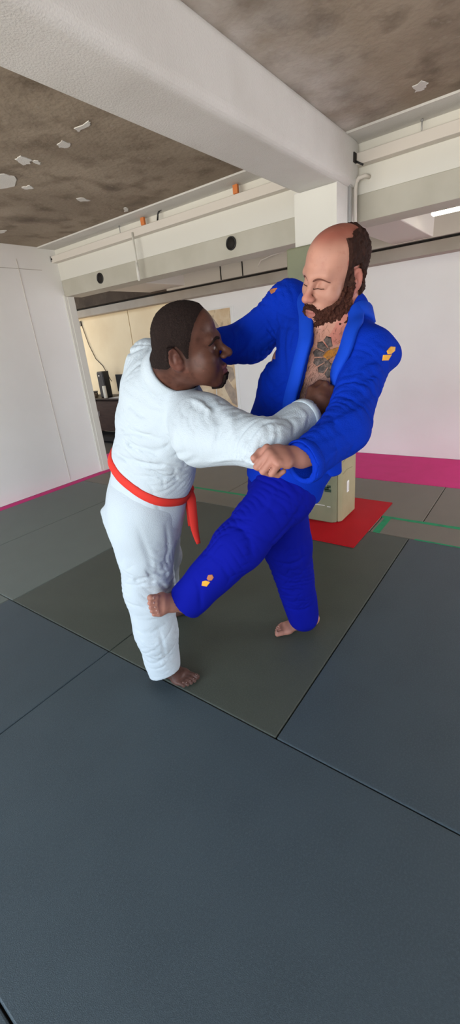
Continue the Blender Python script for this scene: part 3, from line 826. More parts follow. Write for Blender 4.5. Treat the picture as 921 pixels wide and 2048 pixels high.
def head_field(F, H, p):
    """adds a head to field F; H its frame (origin between the ears), p its proportions"""
    s = H.s
    W3 = np.array([H.w, 1, 1])
    def E(c, r, k): F.add(ellipsoid(H.p(*c), np.array(r) * W3 * s, H.A), k * s)
    def Cn(a, b, ra, rb, k): F.cone(H.p(*a), H.p(*b), ra * s, rb * s, k * s)
    def S(c, r, k): F.sub(ellipsoid(H.p(*c), np.array(r) * W3 * s, H.A), k * s)
    nz = p.get('nose_up', 0.0)
    dz = p.get('long', 0.0); fwd = p.get('nose_out', 0.0)
    bk = p.get('back', 0.0)
    E((0, -0.018 + bk / 2, 0.048), (0.077, 0.098 - bk / 2, 0.082), 0.0)
    E((0, 0.022, 0.045), (0.066, 0.066, 0.070), 0.03)
    E((0, 0.034, -0.022), (0.060, 0.058, 0.072), 0.03)
    E((0, 0.030, -0.066 - dz), (p['jaw'], 0.056, 0.042), 0.03)
    E((0, 0.076, -0.098 - dz), (0.026, 0.020, 0.020), 0.03)
    for m in (-1, 1):
        Cn((m * (p['jaw'] - 0.004), -0.002, -0.045), (m * 0.024, 0.070, -0.098 - dz), 0.018, 0.016, 0.025)
        E((m * 0.046, 0.058, -0.026), (0.022, 0.022, 0.020), 0.03)
        if p.get('cheek'): E((m * 0.044, 0.050, -0.056), (0.026, 0.030, 0.030), 0.03)
    Cn((-0.042, 0.074, 0.026), (0.0, 0.086, 0.022), 0.011, 0.012, 0.02); Cn((0.042, 0.074, 0.026), (0.0, 0.086, 0.022), 0.011, 0.012, 0.02)
    for m in (-1, 1): S((m * 0.034, 0.096, 0.003), (0.019, 0.018, 0.012), 0.018)
    nw = p['nose']
    Cn((0, 0.088, 0.012), (0, 0.108 + fwd, -0.026 + nz), 0.0085, 0.0105, 0.012)
    E((0, 0.110 + fwd, -0.031 + nz), (0.0125 * nw, 0.0125, 0.0105), 0.010)
    for m in (-1, 1):
        E((m * 0.0125 * nw, 0.100 + fwd * 0.7, -0.034 + nz), (0.0085 * nw, 0.011, 0.0085), 0.008)
        S((m * 0.008 * nw, 0.108 + fwd * 0.8, -0.0425 + nz), (0.0045 * nw, 0.006, 0.005), 0.003)
    # eyeballs with lids
    for m in (-1, 1):
        E((m * 0.033, 0.0735, 0.002), (0.0165, 0.0150, 0.0125), 0.006)
        if p['lids'] == 'down':
            Cn((m * 0.020, 0.0865, -0.0035), (m * 0.046, 0.081, -0.0045), 0.0022, 0.0020, 0.004)
        else:
            S((m * 0.033, 0.0900, 0.001), (0.0125, 0.008, 0.0040), 0.003)
    # mouth
    lz, lw = -0.070 - dz * 0.4, p['lip']
    E((0, 0.086, lz), (0.030, 0.018, 0.020), 0.02)
    Cn((-0.020, 0.094, lz + 0.005), (0, 0.101, lz + 0.0065), 0.0035 * lw, 0.0058 * lw, 0.006); Cn((0.020, 0.094, lz + 0.005), (0, 0.101, lz + 0.0065), 0.0035 * lw, 0.0058 * lw, 0.006)
    Cn((-0.017, 0.094, lz - 0.006), (0, 0.0995, lz - 0.0075), 0.0038 * lw, 0.0062 * lw, 0.006); Cn((0.017, 0.094, lz - 0.006), (0, 0.0995, lz - 0.0075), 0.0038 * lw, 0.0062 * lw, 0.006)
    for m in (-1, 1): F.sub(round_cone(H.p(m * 0.024, 0.098, lz - 0.001), H.p(0, 0.110, lz - 0.0005), 0.0018 * s, 0.0022 * s), 0.003 * s)
    # ears
    for m in (-1, 1):
        eax = np.array([H.v(0.92 * 1, 0.38 * m, 0) , H.v(-0.38 * m, 0.92, 0.12), H.v(0, -0.12, 1)])
        eax = np.array([nrm(e) for e in eax])
        ey = p.get('ear_y', 0.0); ec = (m * 0.083, -0.012 + ey, -0.002)
        F.add(ellipsoid(H.p(*ec), np.array([0.0075, 0.0185, 0.032]) * s, eax), 0.006 * s)
        F.sub(ellipsoid(H.p(m * 0.0915, -0.008 + ey, 0.003), np.array([0.0085, 0.0115, 0.021]) * s, eax), 0.003 * s)
        F.add(ellipsoid(H.p(m * 0.085, -0.004 + ey, -0.008), np.array([0.0045, 0.006, 0.012]) * s, eax), 0.004 * s)
        F.add(ellipsoid(H.p(m * 0.081, ey, -0.030), np.array([0.0055, 0.008, 0.009]) * s, eax), 0.005 * s)
        F.add(ellipsoid(H.p(m * 0.0805, 0.0055 + ey, -0.012), np.array([0.005, 0.004, 0.006]) * s, eax), 0.004 * s)

def hand_field(F, H, k0=0.01, curl=(72, 95, 60), spread=0.0, thumb='across', fat=1.0):
    """hand in frame H: origin at the wrist, y to the knuckles, z out of the back of the hand, x to the thumb"""
    p, s = H.p, H.s
    ux = H.v(1, 0, 0)
    F.sweep([p(0, -0.03, 0), p(0, 0.012, 0), p(0.0, 0.055, 0), p(0.001, 0.084, 0.001)], [(0.027 * s, 0.021 * s), (0.029 * s, 0.020 * s), (0.041 * s, 0.018 * s), (0.042 * s, 0.014 * s)], ux, 0.012, k0)
    F.add(ellipsoid(p(0.026, 0.035, -0.010), np.array([0.017, 0.030, 0.016]) * s, H.A), 0.012)
    xs = (0.031, 0.0105, -0.0095, -0.0285); Ls = (0.043, 0.047, 0.044, 0.036); ys = (0.086, 0.090, 0.086, 0.078)
    for i in range(4):
        K = np.array([xs[i], ys[i], 0.003]); a = 0.0
        for j, (ln, rr) in enumerate(((Ls[i], 0.0101), (Ls[i] * 0.60, 0.0096), (Ls[i] * 0.46, 0.0086))):
            c = curl[i][j] if isinstance(curl[0], (list, tuple)) else curl[j]
            a += math.radians(c)
            d = np.array([spread * (1.5 - i) * 0.12, math.cos(a), -math.sin(a)])
            Q = K + d * ln * 1.0
            r0 = rr * fat * (0.86 if i == 3 else 1.0); r1 = r0 * 0.93
            F.cone(p(*K), p(*Q), (r0 * (1.08 if j == 0 else 1.0)) * s, r1 * s, 0.0025 if j else 0.0045)
            K = Q
    if thumb == 'across': T = [(0.030, 0.022, -0.010), (0.046, 0.050, -0.022), (0.036, 0.080, -0.036), (0.016, 0.092, -0.044)]
    elif thumb == 'along': T = [(0.030, 0.020, -0.008), (0.050, 0.050, -0.012), (0.052, 0.086, -0.016), (0.044, 0.112, -0.020)]
    else: T = thumb
    R = (0.0150, 0.0128, 0.0115, 0.0095)
    for i in range(3): F.cone(p(*T[i]), p(*T[i + 1]), R[i] * s * fat, R[i + 1] * s * fat, 0.006 if i else 0.010)

def foot_field(F, H, k0=0.015, toe_curl=0.0, shin=None):
    """foot in frame H: origin at the ankle joint, y to the toes, z up, x to the inner side; the sole lies at z = -0.082"""
    p, s = H.p, H.s; ux = H.v(1, 0, 0)
    sh = nrm(shin) * 0.085 + p(0, -0.010, 0.0) if shin is not None else p(0, -0.012, 0.09)
    F.sweep([sh, p(0, -0.006, 0.02 if shin is None else 0.005), p(0.0, 0.004, -0.020)], [(0.036 * s, 0.042 * s), (0.033 * s, 0.040 * s), (0.035 * s, 0.046 * s)], ux, 0.02, k0)
    F.add(ellipsoid(p(0, -0.038, -0.050), np.array([0.031, 0.034, 0.033]) * s, H.A), 0.025)
    for m, dz in ((1, 0.006), (-1, -0.004)): F.add(ellipsoid(p(m * 0.031, 0.0, dz), np.array([0.010, 0.014, 0.014]) * s, H.A), 0.012)
    F.sweep([p(0.0, -0.01, -0.050), p(0.003, 0.055, -0.047), p(0.002, 0.115, -0.060)], [(0.031 * s, 0.033 * s), (0.036 * s, 0.031 * s), (0.044 * s, 0.021 * s)], ux, 0.02, 0.03)
    F.add(ellipsoid(p(0.026, 0.122, -0.064), np.array([0.021, 0.024, 0.018]) * s, H.A), 0.012)
    F.add(ellipsoid(p(-0.030, 0.105, -0.068), np.array([0.018, 0.026, 0.014]) * s, H.A), 0.012)
    T = [(0.0275, 0.135, 0.186, 0.0142), (0.0055, 0.138, 0.184, 0.0098), (-0.0120, 0.134, 0.176, 0.0092), (-0.0275, 0.128, 0.166, 0.0088), (-0.0410, 0.118, 0.152, 0.0084)]
    for i, (x, y0, y1, r) in enumerate(T):
        dz = -toe_curl * (y1 - y0)
        ym = (y0 + y1) / 2
        F.cone(p(x, y0, -0.067), p(x, ym, -0.064 if i else -0.067), r * s * 1.05, r * s * 0.95, 0.010)
        F.cone(p(x, ym, -0.064 if i else -0.067), p(x * 0.97, y1, -0.0715 + (0.004 if i == 0 else 0) + dz), r * s * 0.95, r * s * 0.98, 0.004)

def toe_nails(name, F, H, mat, parent):
    T = [(0.0275, 0.190, 0.0075), (0.0055, 0.188, 0.0045), (-0.0118, 0.180, 0.0042), (-0.0270, 0.170, 0.0040), (-0.0400, 0.156, 0.0038)]
    for x, y, r in T:
        c = H.p(x, y - 0.003, -0.050)
        c = F.project(np.array([c]))[0]; g = F.grad(np.array([c]))[0]
        t = H.v(0, 1, 0); t = nrm(t - g * (t @ g)); w = np.cross(t, g)
        ring = [c + w * r * H.s * math.cos(a) + t * r * 0.9 * H.s * math.sin(a) for a in np.linspace(0, 2 * math.pi, 12, endpoint=False)]
        R = F.project(np.array(ring)); G = F.grad(R)
        bm = bmesh.new(); vs = [bm.verts.new(v) for v in R + G * 0.0008]; lo = [bm.verts.new(v) for v in R - G * 0.001]
        bm.faces.new(vs)
        for i in range(12): bm.faces.new((vs[i], lo[i], lo[(i + 1) % 12], vs[(i + 1) % 12]))
        bmesh.ops.recalc_face_normals(bm, faces=bm.faces)
        bm_obj(name, bm, mat, parent, True)

# ------------------------------------------------------------------ people: shared materials and helpers
Q = 1.0          # mesh fineness (1 = full)
M['gi_white'] = material('white_cotton', (0.49, 0.56, 0.61), 0.9, None, (240, 0.5, 0.003), spec=0.08)
M['gi_blue'] = material('blue_cotton', (0.003, 0.030, 0.40), 0.85, None, (240, 0.5, 0.003), spec=0.05)
M['gi_blue_trousers'] = material('blue_trouser_cotton', (0.004, 0.008, 0.255), 0.85, None, (420, 0.3, 0.0016), spec=0.05)
M['lapel_blue'] = material('blue_lapel', (0.006, 0.055, 0.50), 0.8, None, (300, 0.3, 0.0014), spec=0.1)
M['belt_red'] = material('red_belt', (0.62, 0.035, 0.025), 0.75, None, (300, 0.3, 0.001), spec=0.2)
M['belt_navy'] = material('belt_knot_dark', (0.02, 0.02, 0.10), 0.8)
M['skin_dark'] = material('dark_skin', (0.1, 0.05, 0.035), 0.45, [(60, 3, (0.050, 0.019, 0.012), 0.50, 0.85)], (230, 0.15, 0.001), spec=0.22, attr='tone')
M['skin_light'] = material('light_skin', (0.6, 0.33, 0.25), 0.5, [(45, 3, (0.36, 0.145, 0.105), 0.55, 0.90)], (230, 0.12, 0.001), spec=0.25, attr='tone')
M['hair_black'] = material('cropped_black_hair', (0.014, 0.009, 0.008), 0.85, [(260, 2, (0.027, 0.017, 0.014), 0.45, 0.75)], (420, 0.9, 0.002), spec=0.1)
M['hair_brown'] = material('short_brown_hair', (0.026, 0.011, 0.008), 0.8, [(120, 3, (0.052, 0.023, 0.016), 0.45, 0.75, (1, 1, 0.35))], (260, 0.8, 0.002), spec=0.12)
M['beard_brown'] = material('brown_beard', (0.042, 0.015, 0.010), 0.8, [(160, 3, (0.090, 0.035, 0.022), 0.45, 0.75)], (280, 0.9, 0.003), spec=0.12)
M['brow_light'] = material('light_brown_brow', (0.14, 0.055, 0.038), 0.8)
M['hair_chest'] = material('chest_hair_brown', (0.075, 0.035, 0.025), 0.7)
M['eye_white'] = material('eye_white', (0.30, 0.24, 0.20), 0.3, spec=0.4)
M['iris_dark'] = material('iris_dark', (0.012, 0.007, 0.005), 0.2, spec=0.6)
M['patch_orange'] = material('orange_embroidery', (0.75, 0.36, 0.035), 0.6, None, (400, 0.4, 0.001))
M['patch_rust'] = material('rust_embroidery', (0.42, 0.15, 0.06), 0.7, None, (400, 0.4, 0.001))
M['ink_grey'] = material('tattoo_grey', (0.055, 0.048, 0.046), 0.6, [(90, 4, (0.14, 0.105, 0.09), 0.40, 0.66)], spec=0.15)
M['ink_light'] = material('tattoo_pale', (0.19, 0.13, 0.105), 0.6, [(90, 4, (0.085, 0.065, 0.055), 0.42, 0.66)], spec=0.15)
M['ink_orange'] = material('tattoo_orange', (0.34, 0.135, 0.02), 0.6, [(90, 4, (0.20, 0.10, 0.04), 0.42, 0.66)], spec=0.15)
M['nail_light'] = material('nail_light', (0.50, 0.29, 0.24), 0.4, spec=0.5)
M['nail_dark'] = material('nail_dark', (0.17, 0.095, 0.075), 0.4, spec=0.5)

def rebase(o, base):
    """move the object's origin to its base"""
    b = np.asarray(base, float); me = o.data; n = len(me.vertices); v = np.empty(n * 3, np.float32)
    me.vertices.foreach_get('co', v); v = v.reshape(-1, 3) - b.astype(np.float32); me.vertices.foreach_set('co', v.ravel()); me.update()
    o.location = b

def strands(name, P, G, T, length, width, mat, parent, lean=0.75, seed=1):
    """many short tapered hairs growing from points P (normals G, lying direction T)"""
    r = np.random.RandomState(seed); n = len(P)
    L = length * r.uniform(0.6, 1.3, n)[:, None]
    T = T + r.normal(size=(n, 3)) * 0.35; T = T - G * np.einsum('ij,ij->i', T, G)[:, None]; T /= np.linalg.norm(T, axis=1)[:, None]
    d = T * lean + G * (1 - lean); d /= np.linalg.norm(d, axis=1)[:, None]
    W = np.cross(d, G); W /= np.maximum(np.linalg.norm(W, axis=1)[:, None], 1e-6); N2 = np.cross(W, d)
    w = width * 0.5; b = P - G * 0.0008; mid = b + d * L * 0.5 + G * L * 0.10
    V = np.concatenate([b + W * w, b - W * w * 0.5 + N2 * w * 0.86, b - W * w * 0.5 - N2 * w * 0.86, mid + W * w * .8, mid - W * w * 0.4 + N2 * w * 0.7, mid - W * w * 0.4 - N2 * w * 0.7, b + d * L])
    i = np.arange(n); k = lambda a: i + a * n
    F = [(k(0), k(1), k(4)), (k(0), k(4), k(3)), (k(1), k(2), k(5)), (k(1), k(5), k(4)), (k(2), k(0), k(3)), (k(2), k(3), k(5)), (k(3), k(4), k(6)), (k(4), k(5), k(6)), (k(5), k(3), k(6))]
    Fc = np.concatenate([np.stack(f, 1) for f in F])
    o = link_mesh(name, np_mesh(name, V, Fc), mat, parent, True, True)
    o['kind'] = 'stuff'
    return o

def head_parts(who, F, H, p, mats, skin_parent):
    """eyes as separate meshes"""
    s = H.s
    for m in (-1, 1):
        if p['lids'] == 'down': continue
        c = H.p(m * 0.033, 0.0745, 0.0015)
        E = Field().add(ellipsoid(c, np.array([0.0135, 0.0135, 0.0105]) * s, H.A))
        bm = bmesh.new(); bmesh.ops.create_uvsphere(bm, u_segments=20, v_segments=14, radius=1)
        for v in bm.verts:
            q = np.array(v.co) * np.array([0.0135, 0.0140, 0.0100]) * s
            v.co = c + q @ H.A
        e = bm_obj('eye', bm, mats[0], skin_parent, True)
        bm = bmesh.new(); bmesh.ops.create_uvsphere(bm, u_segments=16, v_segments=10, radius=1)
        ic = H.p(m * 0.033 + p.get('gaze', 0.0), 0.0745 + 0.0095, 0.0015)
        for v in bm.verts: v.co = ic + (np.array(v.co) * np.array([0.0062, 0.0048, 0.0062]) * s) @ H.A
        bm_obj('iris', bm, mats[1], e, True)

def fbm(seed, sc):
    r = np.random.RandomState(seed); K = r.normal(size=(14, 3)) * sc * r.uniform(0.5, 2.2, 14)[:, None]; ph = r.uniform(0, 6.28, 14)
    return lambda P: sum(np.sin(P @ k + q + 1.3 * np.sin(P @ np.roll(k, 1) * 0.7)) for k, q in zip(K, ph)) / 14 ** 0.5

def sstep(x, a, b):
    t = np.clip((x - a) / (b - a), 0, 1); return t * t * (3 - 2 * t)

# ------------------------------------------------------------------ man in the white suit
def man_in_white():
    l = nrm([0.28, 0.87, 0.40])                                        # to his left shoulder
    ax = [at(294, 1000, 1.75), at(308, 930, 1.655), at(318, 860, 1.545), at(326, 800, 1.455), at(338, 755, 1.375)]
    shR, shL = at(410, 850, 1.285), at(302, 728, 1.50)
    elR, wrR = at(530, 886, 1.145), at(614, 834, 1.245)
    elL, wrL = at(368, 742, 1.66), at(440, 708, 1.62)
    hipR, knR, anR = at(283, 1030, 1.70), at(300, 1180, 1.885), at(333, 1327, 2.035)
    hipL, knL = at(302, 1010, 1.83), at(322, 1110, 2.10)
    # feet on the mats
    toe, heel = onZ(393, 1362, 0.0), onZ(318, 1340, 0.0)
    fdir = nrm(toe - heel); anR = np.array([anR[0], anR[1], 0.0885])
    anR[:2] = (onZ(370, 1362, 0.0) - fdir * 0.135)[:2]
    FR = Frame(anR, fdir, (0, 0, 1), 1.02, mirror=True)
    anL = onZ(338, 1236, 0.0) + np.array([0, 0, 0.0875]); FL = Frame(anL, nrm([0.75, -0.5, 0]), (0, 0, 1), 1.0)
    H = view_frame(377, 698, 1.25, 79, -7, 14, 0.97)
    HP = dict(jaw=0.058, cheek=True, nose=1.35, lids='open', lip=1.45, gaze=-0.003, nose_out=0.010, nose_up=0.005, back=0.016, ear_y=-0.020)
    base = (anR + anL) / 2; base[2] = 0

    def hair_region(P):
        q = H.loc(P); x, y, z = np.abs(q[:, 0]), q[:, 1], q[:, 2]
        edge = np.interp(z, [-0.02, 0.01, 0.04, 0.06, 0.08, 0.10, 0.13], [0.008, 0.014, 0.026, 0.034, 0.044, 0.058, 0.080])   # hairline from sideburn to forehead
        front = y - edge - 0.12 * np.maximum(0.04 - x, 0)
        low = np.interp(y, [-0.10, -0.065, -0.050, -0.040, -0.020, -0.006, 0.002], [-0.040, -0.040, -0.030, 0.020, 0.028, 0.010, -0.012])   # nape, over the ear, sideburn
        return np.maximum(front * 0.8, (low - z) * 0.6) * H.s

    # ---- body
    B = Field()
    head_field(B, H, HP)
    nb = ax[4]
    B.cone(H.p(0, -0.022, -0.035), nb, 0.066, 0.078, 0.03)
    B.cone(H.p(0, -0.050, 0.0), nb + (ax[4] - ax[3]) * 0.1, 0.050, 0.07, 0.03)
    B.sweep([ax[0], ax[1], ax[2], ax[3], nb], [(0.15, 0.12), (0.15, 0.12), (0.16, 0.11), (0.16, 0.10), (0.08, 0.06)], l, 0.04, 0.04)
    for sh, el, wr in ((shR, elR, wrR), (shL, elL, wrL)):
        B.cone(ax[3] + (sh - ax[3]) * 0.5, sh, 0.07, 0.055, 0.04); B.cone(sh, el, 0.050, 0.040, 0.02); B.cone(el, wr, 0.040, 0.028, 0.02)
    for hp, kn, an in ((hipR, knR, anR), (hipL, knL, anL)):
        B.cone(hp, kn, 0.085, 0.058, 0.04); B.cone(kn, an + np.array([0, 0, 0.05]), 0.055, 0.036, 0.03)
    n = -nrm(ray(650, 800)); ex = nrm(CAM_X - n * (CAM_X @ n)); eu = np.cross(n, ex)
    HR = Frame(at(624, 826, 1.25), nrm(0.62 * ex + 0.66 * eu - 0.32 * n), nrm(0.35 * ex + 0.05 * eu + 0.93 * n), 1.0, mirror=True)
    hand_field(B, HR, 0.012, curl=(78, 92, 55), thumb=[(0.030, 0.022, -0.010), (0.046, 0.050, -0.016), (0.040, 0.082, -0.022), (0.022, 0.100, -0.030)])
    HL = Frame(wrL, nrm(at(478, 694, 1.60) - wrL), -n, 1.0)
    hand_field(B, HL, 0.012, curl=(70, 90, 55))
    foot_field(B, FR); foot_field(B, FL)
    B.sub(lambda P: P[:, 2] - 0.0012)
    lz = -0.070
    tex = fbm(3, 45)
    def tone(V):
        c = np.tile([0.090, 0.037, 0.025], (len(V), 1)); q = H.loc(V)
        onh = np.linalg.norm(q - [0, 0.02, 0], axis=1) < 0.2
        lip = onh & (np.abs(q[:, 0]) < 0.026) & (q[:, 1] > 0.088) & (np.abs(q[:, 2] - lz) < 0.0125)
        c[lip] = [0.21, 0.078, 0.062]
        st = onh * sstep(-q[:, 2], 0.075, 0.095) * sstep(q[:, 1], 0.05, 0.075) * sstep(-np.abs(q[:, 0]), -0.030, -0.022)
        c = c * (1 - 0.6 * st[:, None])
        fade = onh * sstep(-hair_region(V), -0.012, 0.006); c = c * (1 - 0.62 * fade[:, None])
        ear = onh & (np.abs(q[:, 0]) > 0.0765) & (q[:, 2] < 0.04) & (q[:, 2] > -0.05)
        c[ear] = [0.125, 0.048, 0.034]
        for fr in (FR, FL):
            f = fr.loc(V); near = np.linalg.norm(f, axis=1) < 0.25
            c[near] = [0.090, 0.045, 0.036]
            sole = near & (f[:, 2] < -0.072); c[sole] = [0.26, 0.15, 0.12]
        return c * (1 + 0.10 * tex(V))[:, None]
    allp = np.array([ax[0], ax[4], shR, shL, elR, elL, wrL, HR.p(0, .16, 0), FR.p(0, .22, -.09), FL.p(0, .22, -.09), FR.p(0, -.1, 0), H.p(0, .16, 0), H.p(0, -.13, .16), knR, knL])
    lo = allp.min(0) - 0.14; hi = allp.max(0) + 0.14; lo[2] = -0.03
    body = solid('person', B, lo, hi, 0.0040 / Q, M['skin_dark'], None, tone)
    rebase(body, base)
    tag(body, 'man in a white judo suit with a red belt, gripping the blue lapel', 'person')
    head_parts('white', B, H, HP, (M['eye_white'], M['iris_dark']), body)
    toe_nails('toenail', B, FR, M['nail_dark'], body)

    # ---- cropped hair, eyebrows, goatee: thin layers on the head
    HF = Field(); head_field(HF, H, HP); HF.cone(H.p(0, -0.022, -0.035), nb, 0.066, 0.078, 0.03); HF.cone(H.p(0, -0.050, 0.0), nb + (ax[4] - ax[3]) * 0.1, 0.050, 0.07, 0.03)
    hn = fbm(8, 260)
    def hair_d(P):
        r = hair_region(P); return np.maximum(HF(P) - (0.0034 + 0.0006 * hn(P)) * sstep(-r, -0.001, 0.016) - 0.0004, r)
    HA = Field().add(hair_d)
    HA.sub(lambda P: HF(P) + 0.004)
    a = np.array([H.p(*c) for c in ((-.1, -.14, -.08), (.1, .12, .15), (-.1, .12, .15), (.1, -.14, -.08), (.1, .12, -.08), (-.1, -.14, .15))])
    solid('hair', HA, a.min(0) - .02, a.max(0) + .02, 0.0028 / Q, M['hair_black'], body, project=1)
    def goat(P):
        q = H.loc(P); x, y, z = np.abs(q[:, 0]), q[:, 1], q[:, 2]
        return np.maximum(np.maximum(x - 0.024, np.abs(z + 0.105) - 0.020), 0.055 - y) * H.s
    GA = Field().add(lambda P: np.maximum(HF(P) - 0.0060 - 0.0015 * hn(P), goat(P))).sub(lambda P: HF(P) + 0.004)
    c = H.p(0, 0.08, -0.105)
    solid('goatee', GA, c - 0.06, c + 0.06, 0.0025 / Q, M['hair_black'], body, project=1)
    for m in (-1, 1):
        pts = [H.p(m * x, y, z) for x, y, z in ((0.014, 0.10, 0.022), (0.028, 0.098, 0.027), (0.044, 0.085, 0.024), (0.054, 0.07, 0.014))]
        surface_band('eyebrow', HF, pts, 12, [0.004, 0.007, 0.008, 0.008, 0.008, 0.008, 0.008, 0.007, 0.006, 0.005, 0.004, 0.003], 0.0022, M['hair_black'], body)

    # ---- jacket
    J = Field()
    J.sweep([at(286, 1045, 1.79), ax[0], ax[1], ax[2], ax[3], ax[4] + (ax[4] - ax[3]) * 0.02],
            [(0.178, 0.162), (0.160, 0.145), (0.168, 0.145), (0.180, 0.136), (0.178, 0.118), (0.095, 0.080)], l, 0.05)
    J.cone(ax[3] + (shR - ax[3]) * 0.45, shR, 0.080, 0.082, 0.05); J.cone(shR, elR, 0.080, 0.062, 0.05); J.cone(elR, wrR + (wrR - elR) * 0.1, 0.060, 0.050, 0.03)
    J.cone(ax[3] + (shL - ax[3]) * 0.4, shL, 0.080, 0.070, 0.05); J.cone(shL, elL, 0.074, 0.070, 0.05); J.cone(elL, wrL, 0.066, 0.056, 0.03)
    J.cone(at(400, 880, 1.29), at(500, 890, 1.17), 0.085, 0.045, 0.05)               # cloth hanging under the upper arm
    J.cone(at(500, 895, 1.155), at(514, 925, 1.085), 0.045, 0.012, 0.03)              # cloth pulled down into the fist
    J.add(ellipsoid(at(214, 1042, 1.80), (0.03, 0.03, 0.045)), 0.06)                 # flaring jacket tail
    JB = Field(); JB.ops = list(J.ops)
    dpt = lambda px, py, d: at(px, py, d)
    def line(pts, w, dep):                                                               # creases laid on the cloth where the picture shows them
        return (J.trace(pts), w, dep)
    cr = [line([(226, 872), (262, 890), (310, 905), (372, 905)], 0.011, 0.010), line([(228, 905), (262, 922), (320, 932), (392, 918)], 0.010, 0.009),
          line([(232, 852), (270, 866), (330, 880)], 0.010, 0.007), line([(300, 945), (350, 955), (398, 938)], 0.009, 0.008),
          line([(234, 800), (262, 812), (300, 842)], 0.012, 0.005), line([(245, 725), (262, 705), (292, 694)], 0.008, 0.007),
          line([(252, 752), (275, 728), (300, 716)], 0.009, 0.006), line([(262, 680), (280, 676), (298, 678)], 0.007, 0.005),
          line([(418, 800), (440, 850), (438, 905)], 0.012, 0.008), line([(436, 792), (462, 836), (470, 880)], 0.010, -0.006),
          line([(380, 797), (402, 806), (436, 832)], 0.008, -0.006),
          line([(532, 846), (541, 862), (539, 886), (528, 906)], 0.009, 0.008), line([(552, 850), (557, 872), (552, 890)], 0.008, 0.005),
          line([(455, 898), (490, 908), (512, 922)], 0.008, 0.006), line([(420, 925), (462, 918), (500, 922)], 0.008, -0.005),
          line([(575, 835), (590, 850), (586, 872)], 0.007, 0.006), line([(596, 818), (612, 832), (606, 852)], 0.007, -0.005),
          line([(316, 1010), (322, 1050), (320, 1100)], 0.007, 0.006), line([(330, 770), (330, 830), (310, 880)], 0.016, 0.004)]
    J.disp(creases(cr), 0.014); J.disp(folds(11, 0.0022, 0.16), 0.006)
    J.disp(wrinkles(12, at(310, 890, 1.48), ax[2] - ax[1], 0.0042, 0.055, 6, 0.20), 0.006); J.disp(wrinkles(13, at(530, 880, 1.09), elR - shR, 0.0045, 0.050, 6, 0.17), 0.006)
    J.disp(wrinkles(14, at(265, 700, 1.42), l + 0.3 * CAM_D, 0.0040, 0.045, 5, 0.12), 0.006); J.disp(wrinkles(15, at(430, 830, 1.22), elR - shR, 0.0032, 0.06, 5, 0.14), 0.006)
    JO = J
    JK = Field().add(JO)
    JK.sub(hollow(JB, 0.017, [(ax[4], 0.13), (wrR, 0.11), (wrL, 0.10)]))
    # openings: neck, cuffs, hem
    upn = nrm(ax[4] - ax[3])
    JK.sub(round_cone(ax[3] + upn * 0.05, H.p(0, -0.02, -0.02), 0.080, 0.078), 0.008)
    wd = nrm(wrR - elR); wdt = nrm(wd + 0.25 * CAM_D)
    JK.sub(lambda P: np.maximum(-((P - wrR) @ wdt) , np.linalg.norm(P - wrR - wd * 0.1, axis=1) - 0.16))
    wl = nrm(wrL - elL)
    JK.sub(lambda P: np.maximum(-((P - wrL) @ wl + 0.01), np.linalg.norm(P - wrL - wl * 0.1, axis=1) - 0.13))
    hc = at(285, 1060, 1.79); hn_ = nrm(ax[1] - ax[0]); hn_ = nrm(hn_ + 0.15 * nrm(CAM_X))
    JK.sub(lambda P: np.maximum((P - hc) @ hn_, np.linalg.norm(P - ax[0], axis=1) - 0.4))
    allj = np.array([ax[0], ax[4], shR, shL, elR, elL, wrL, wrR, at(514, 930, 1.08), hc, at(197, 1050, 1.8)])
    jlo = allj.min(0) - 0.17; jhi = allj.max(0) + 0.17
    jacket = solid('jacket', JK, jlo, jhi, 0.0052 / Q, M['gi_white'], body)
    # collar band round the neck
    hb = H.p(0, -0.022, -0.035); c0 = nb * 0.62 + hb * 0.38; cax = nrm(nrm(hb - nb) + 0.5 * upn); u0 = nrm(l - cax * (l @ cax)); t1 = np.cross(cax, u0); ring = []; cn = []
    for a in np.linspace(0, 2 * math.pi, 40, endpoint=False):
        dv = math.cos(a) * u0 + math.sin(a) * t1
        ring.append(c0 + dv * 0.086 - cax * (0.034 * max(0.0, -math.sin(a)) + 0.004)); cn.append(nrm(dv + 0.30 * cax))
    ribbon('collar', resample(ring, 84, True), resample(cn, 84, True), 0.050, 0.010, M['gi_white'], jacket, True, 0.0)
    # stitched hem of the right cuff
    cc = wrR - wd * 0.016; cu_ = nrm(np.cross(wd, CAM_Z)); cv_ = np.cross(wdt, cu_); ring = []; cn = []
    for a in np.linspace(0, 2 * math.pi, 36, endpoint=False):
        dv = math.cos(a) * cu_ + math.sin(a) * cv_; q = 0.14
        for _ in range(40): q -= JO((cc + dv * q)[None])[0] * 0.7
        ring.append(cc + dv * q); cn.append(dv)
    ribbon('cuff_hem', ring, cn, 0.024, 0.004, M['gi_white'], jacket, True, -0.001)

    # ---- trousers
    T = Field()
    T.sweep([at(292, 985, 1.73), at(288, 1040, 1.78)], [(0.165, 0.145), (0.160, 0.150)], l, 0.03)
    T.cone(hipR, knR, 0.125, 0.112, 0.06); T.cone(knR, at(313, 1262, 1.955), 0.112, 0.096, 0.03); T.cone(at(313, 1262, 1.955), at(332, 1352, 2.05), 0.096, 0.076, 0.03)
    T.cone(hipL, knL, 0.120, 0.100, 0.05); T.cone(knL, anL + np.array([0, 0, 0.08]), 0.095, 0.078, 0.03)
    TB = Field(); TB.ops = list(T.ops)
    def tl(pts, w, dep): return (T.trace(pts), w, dep)
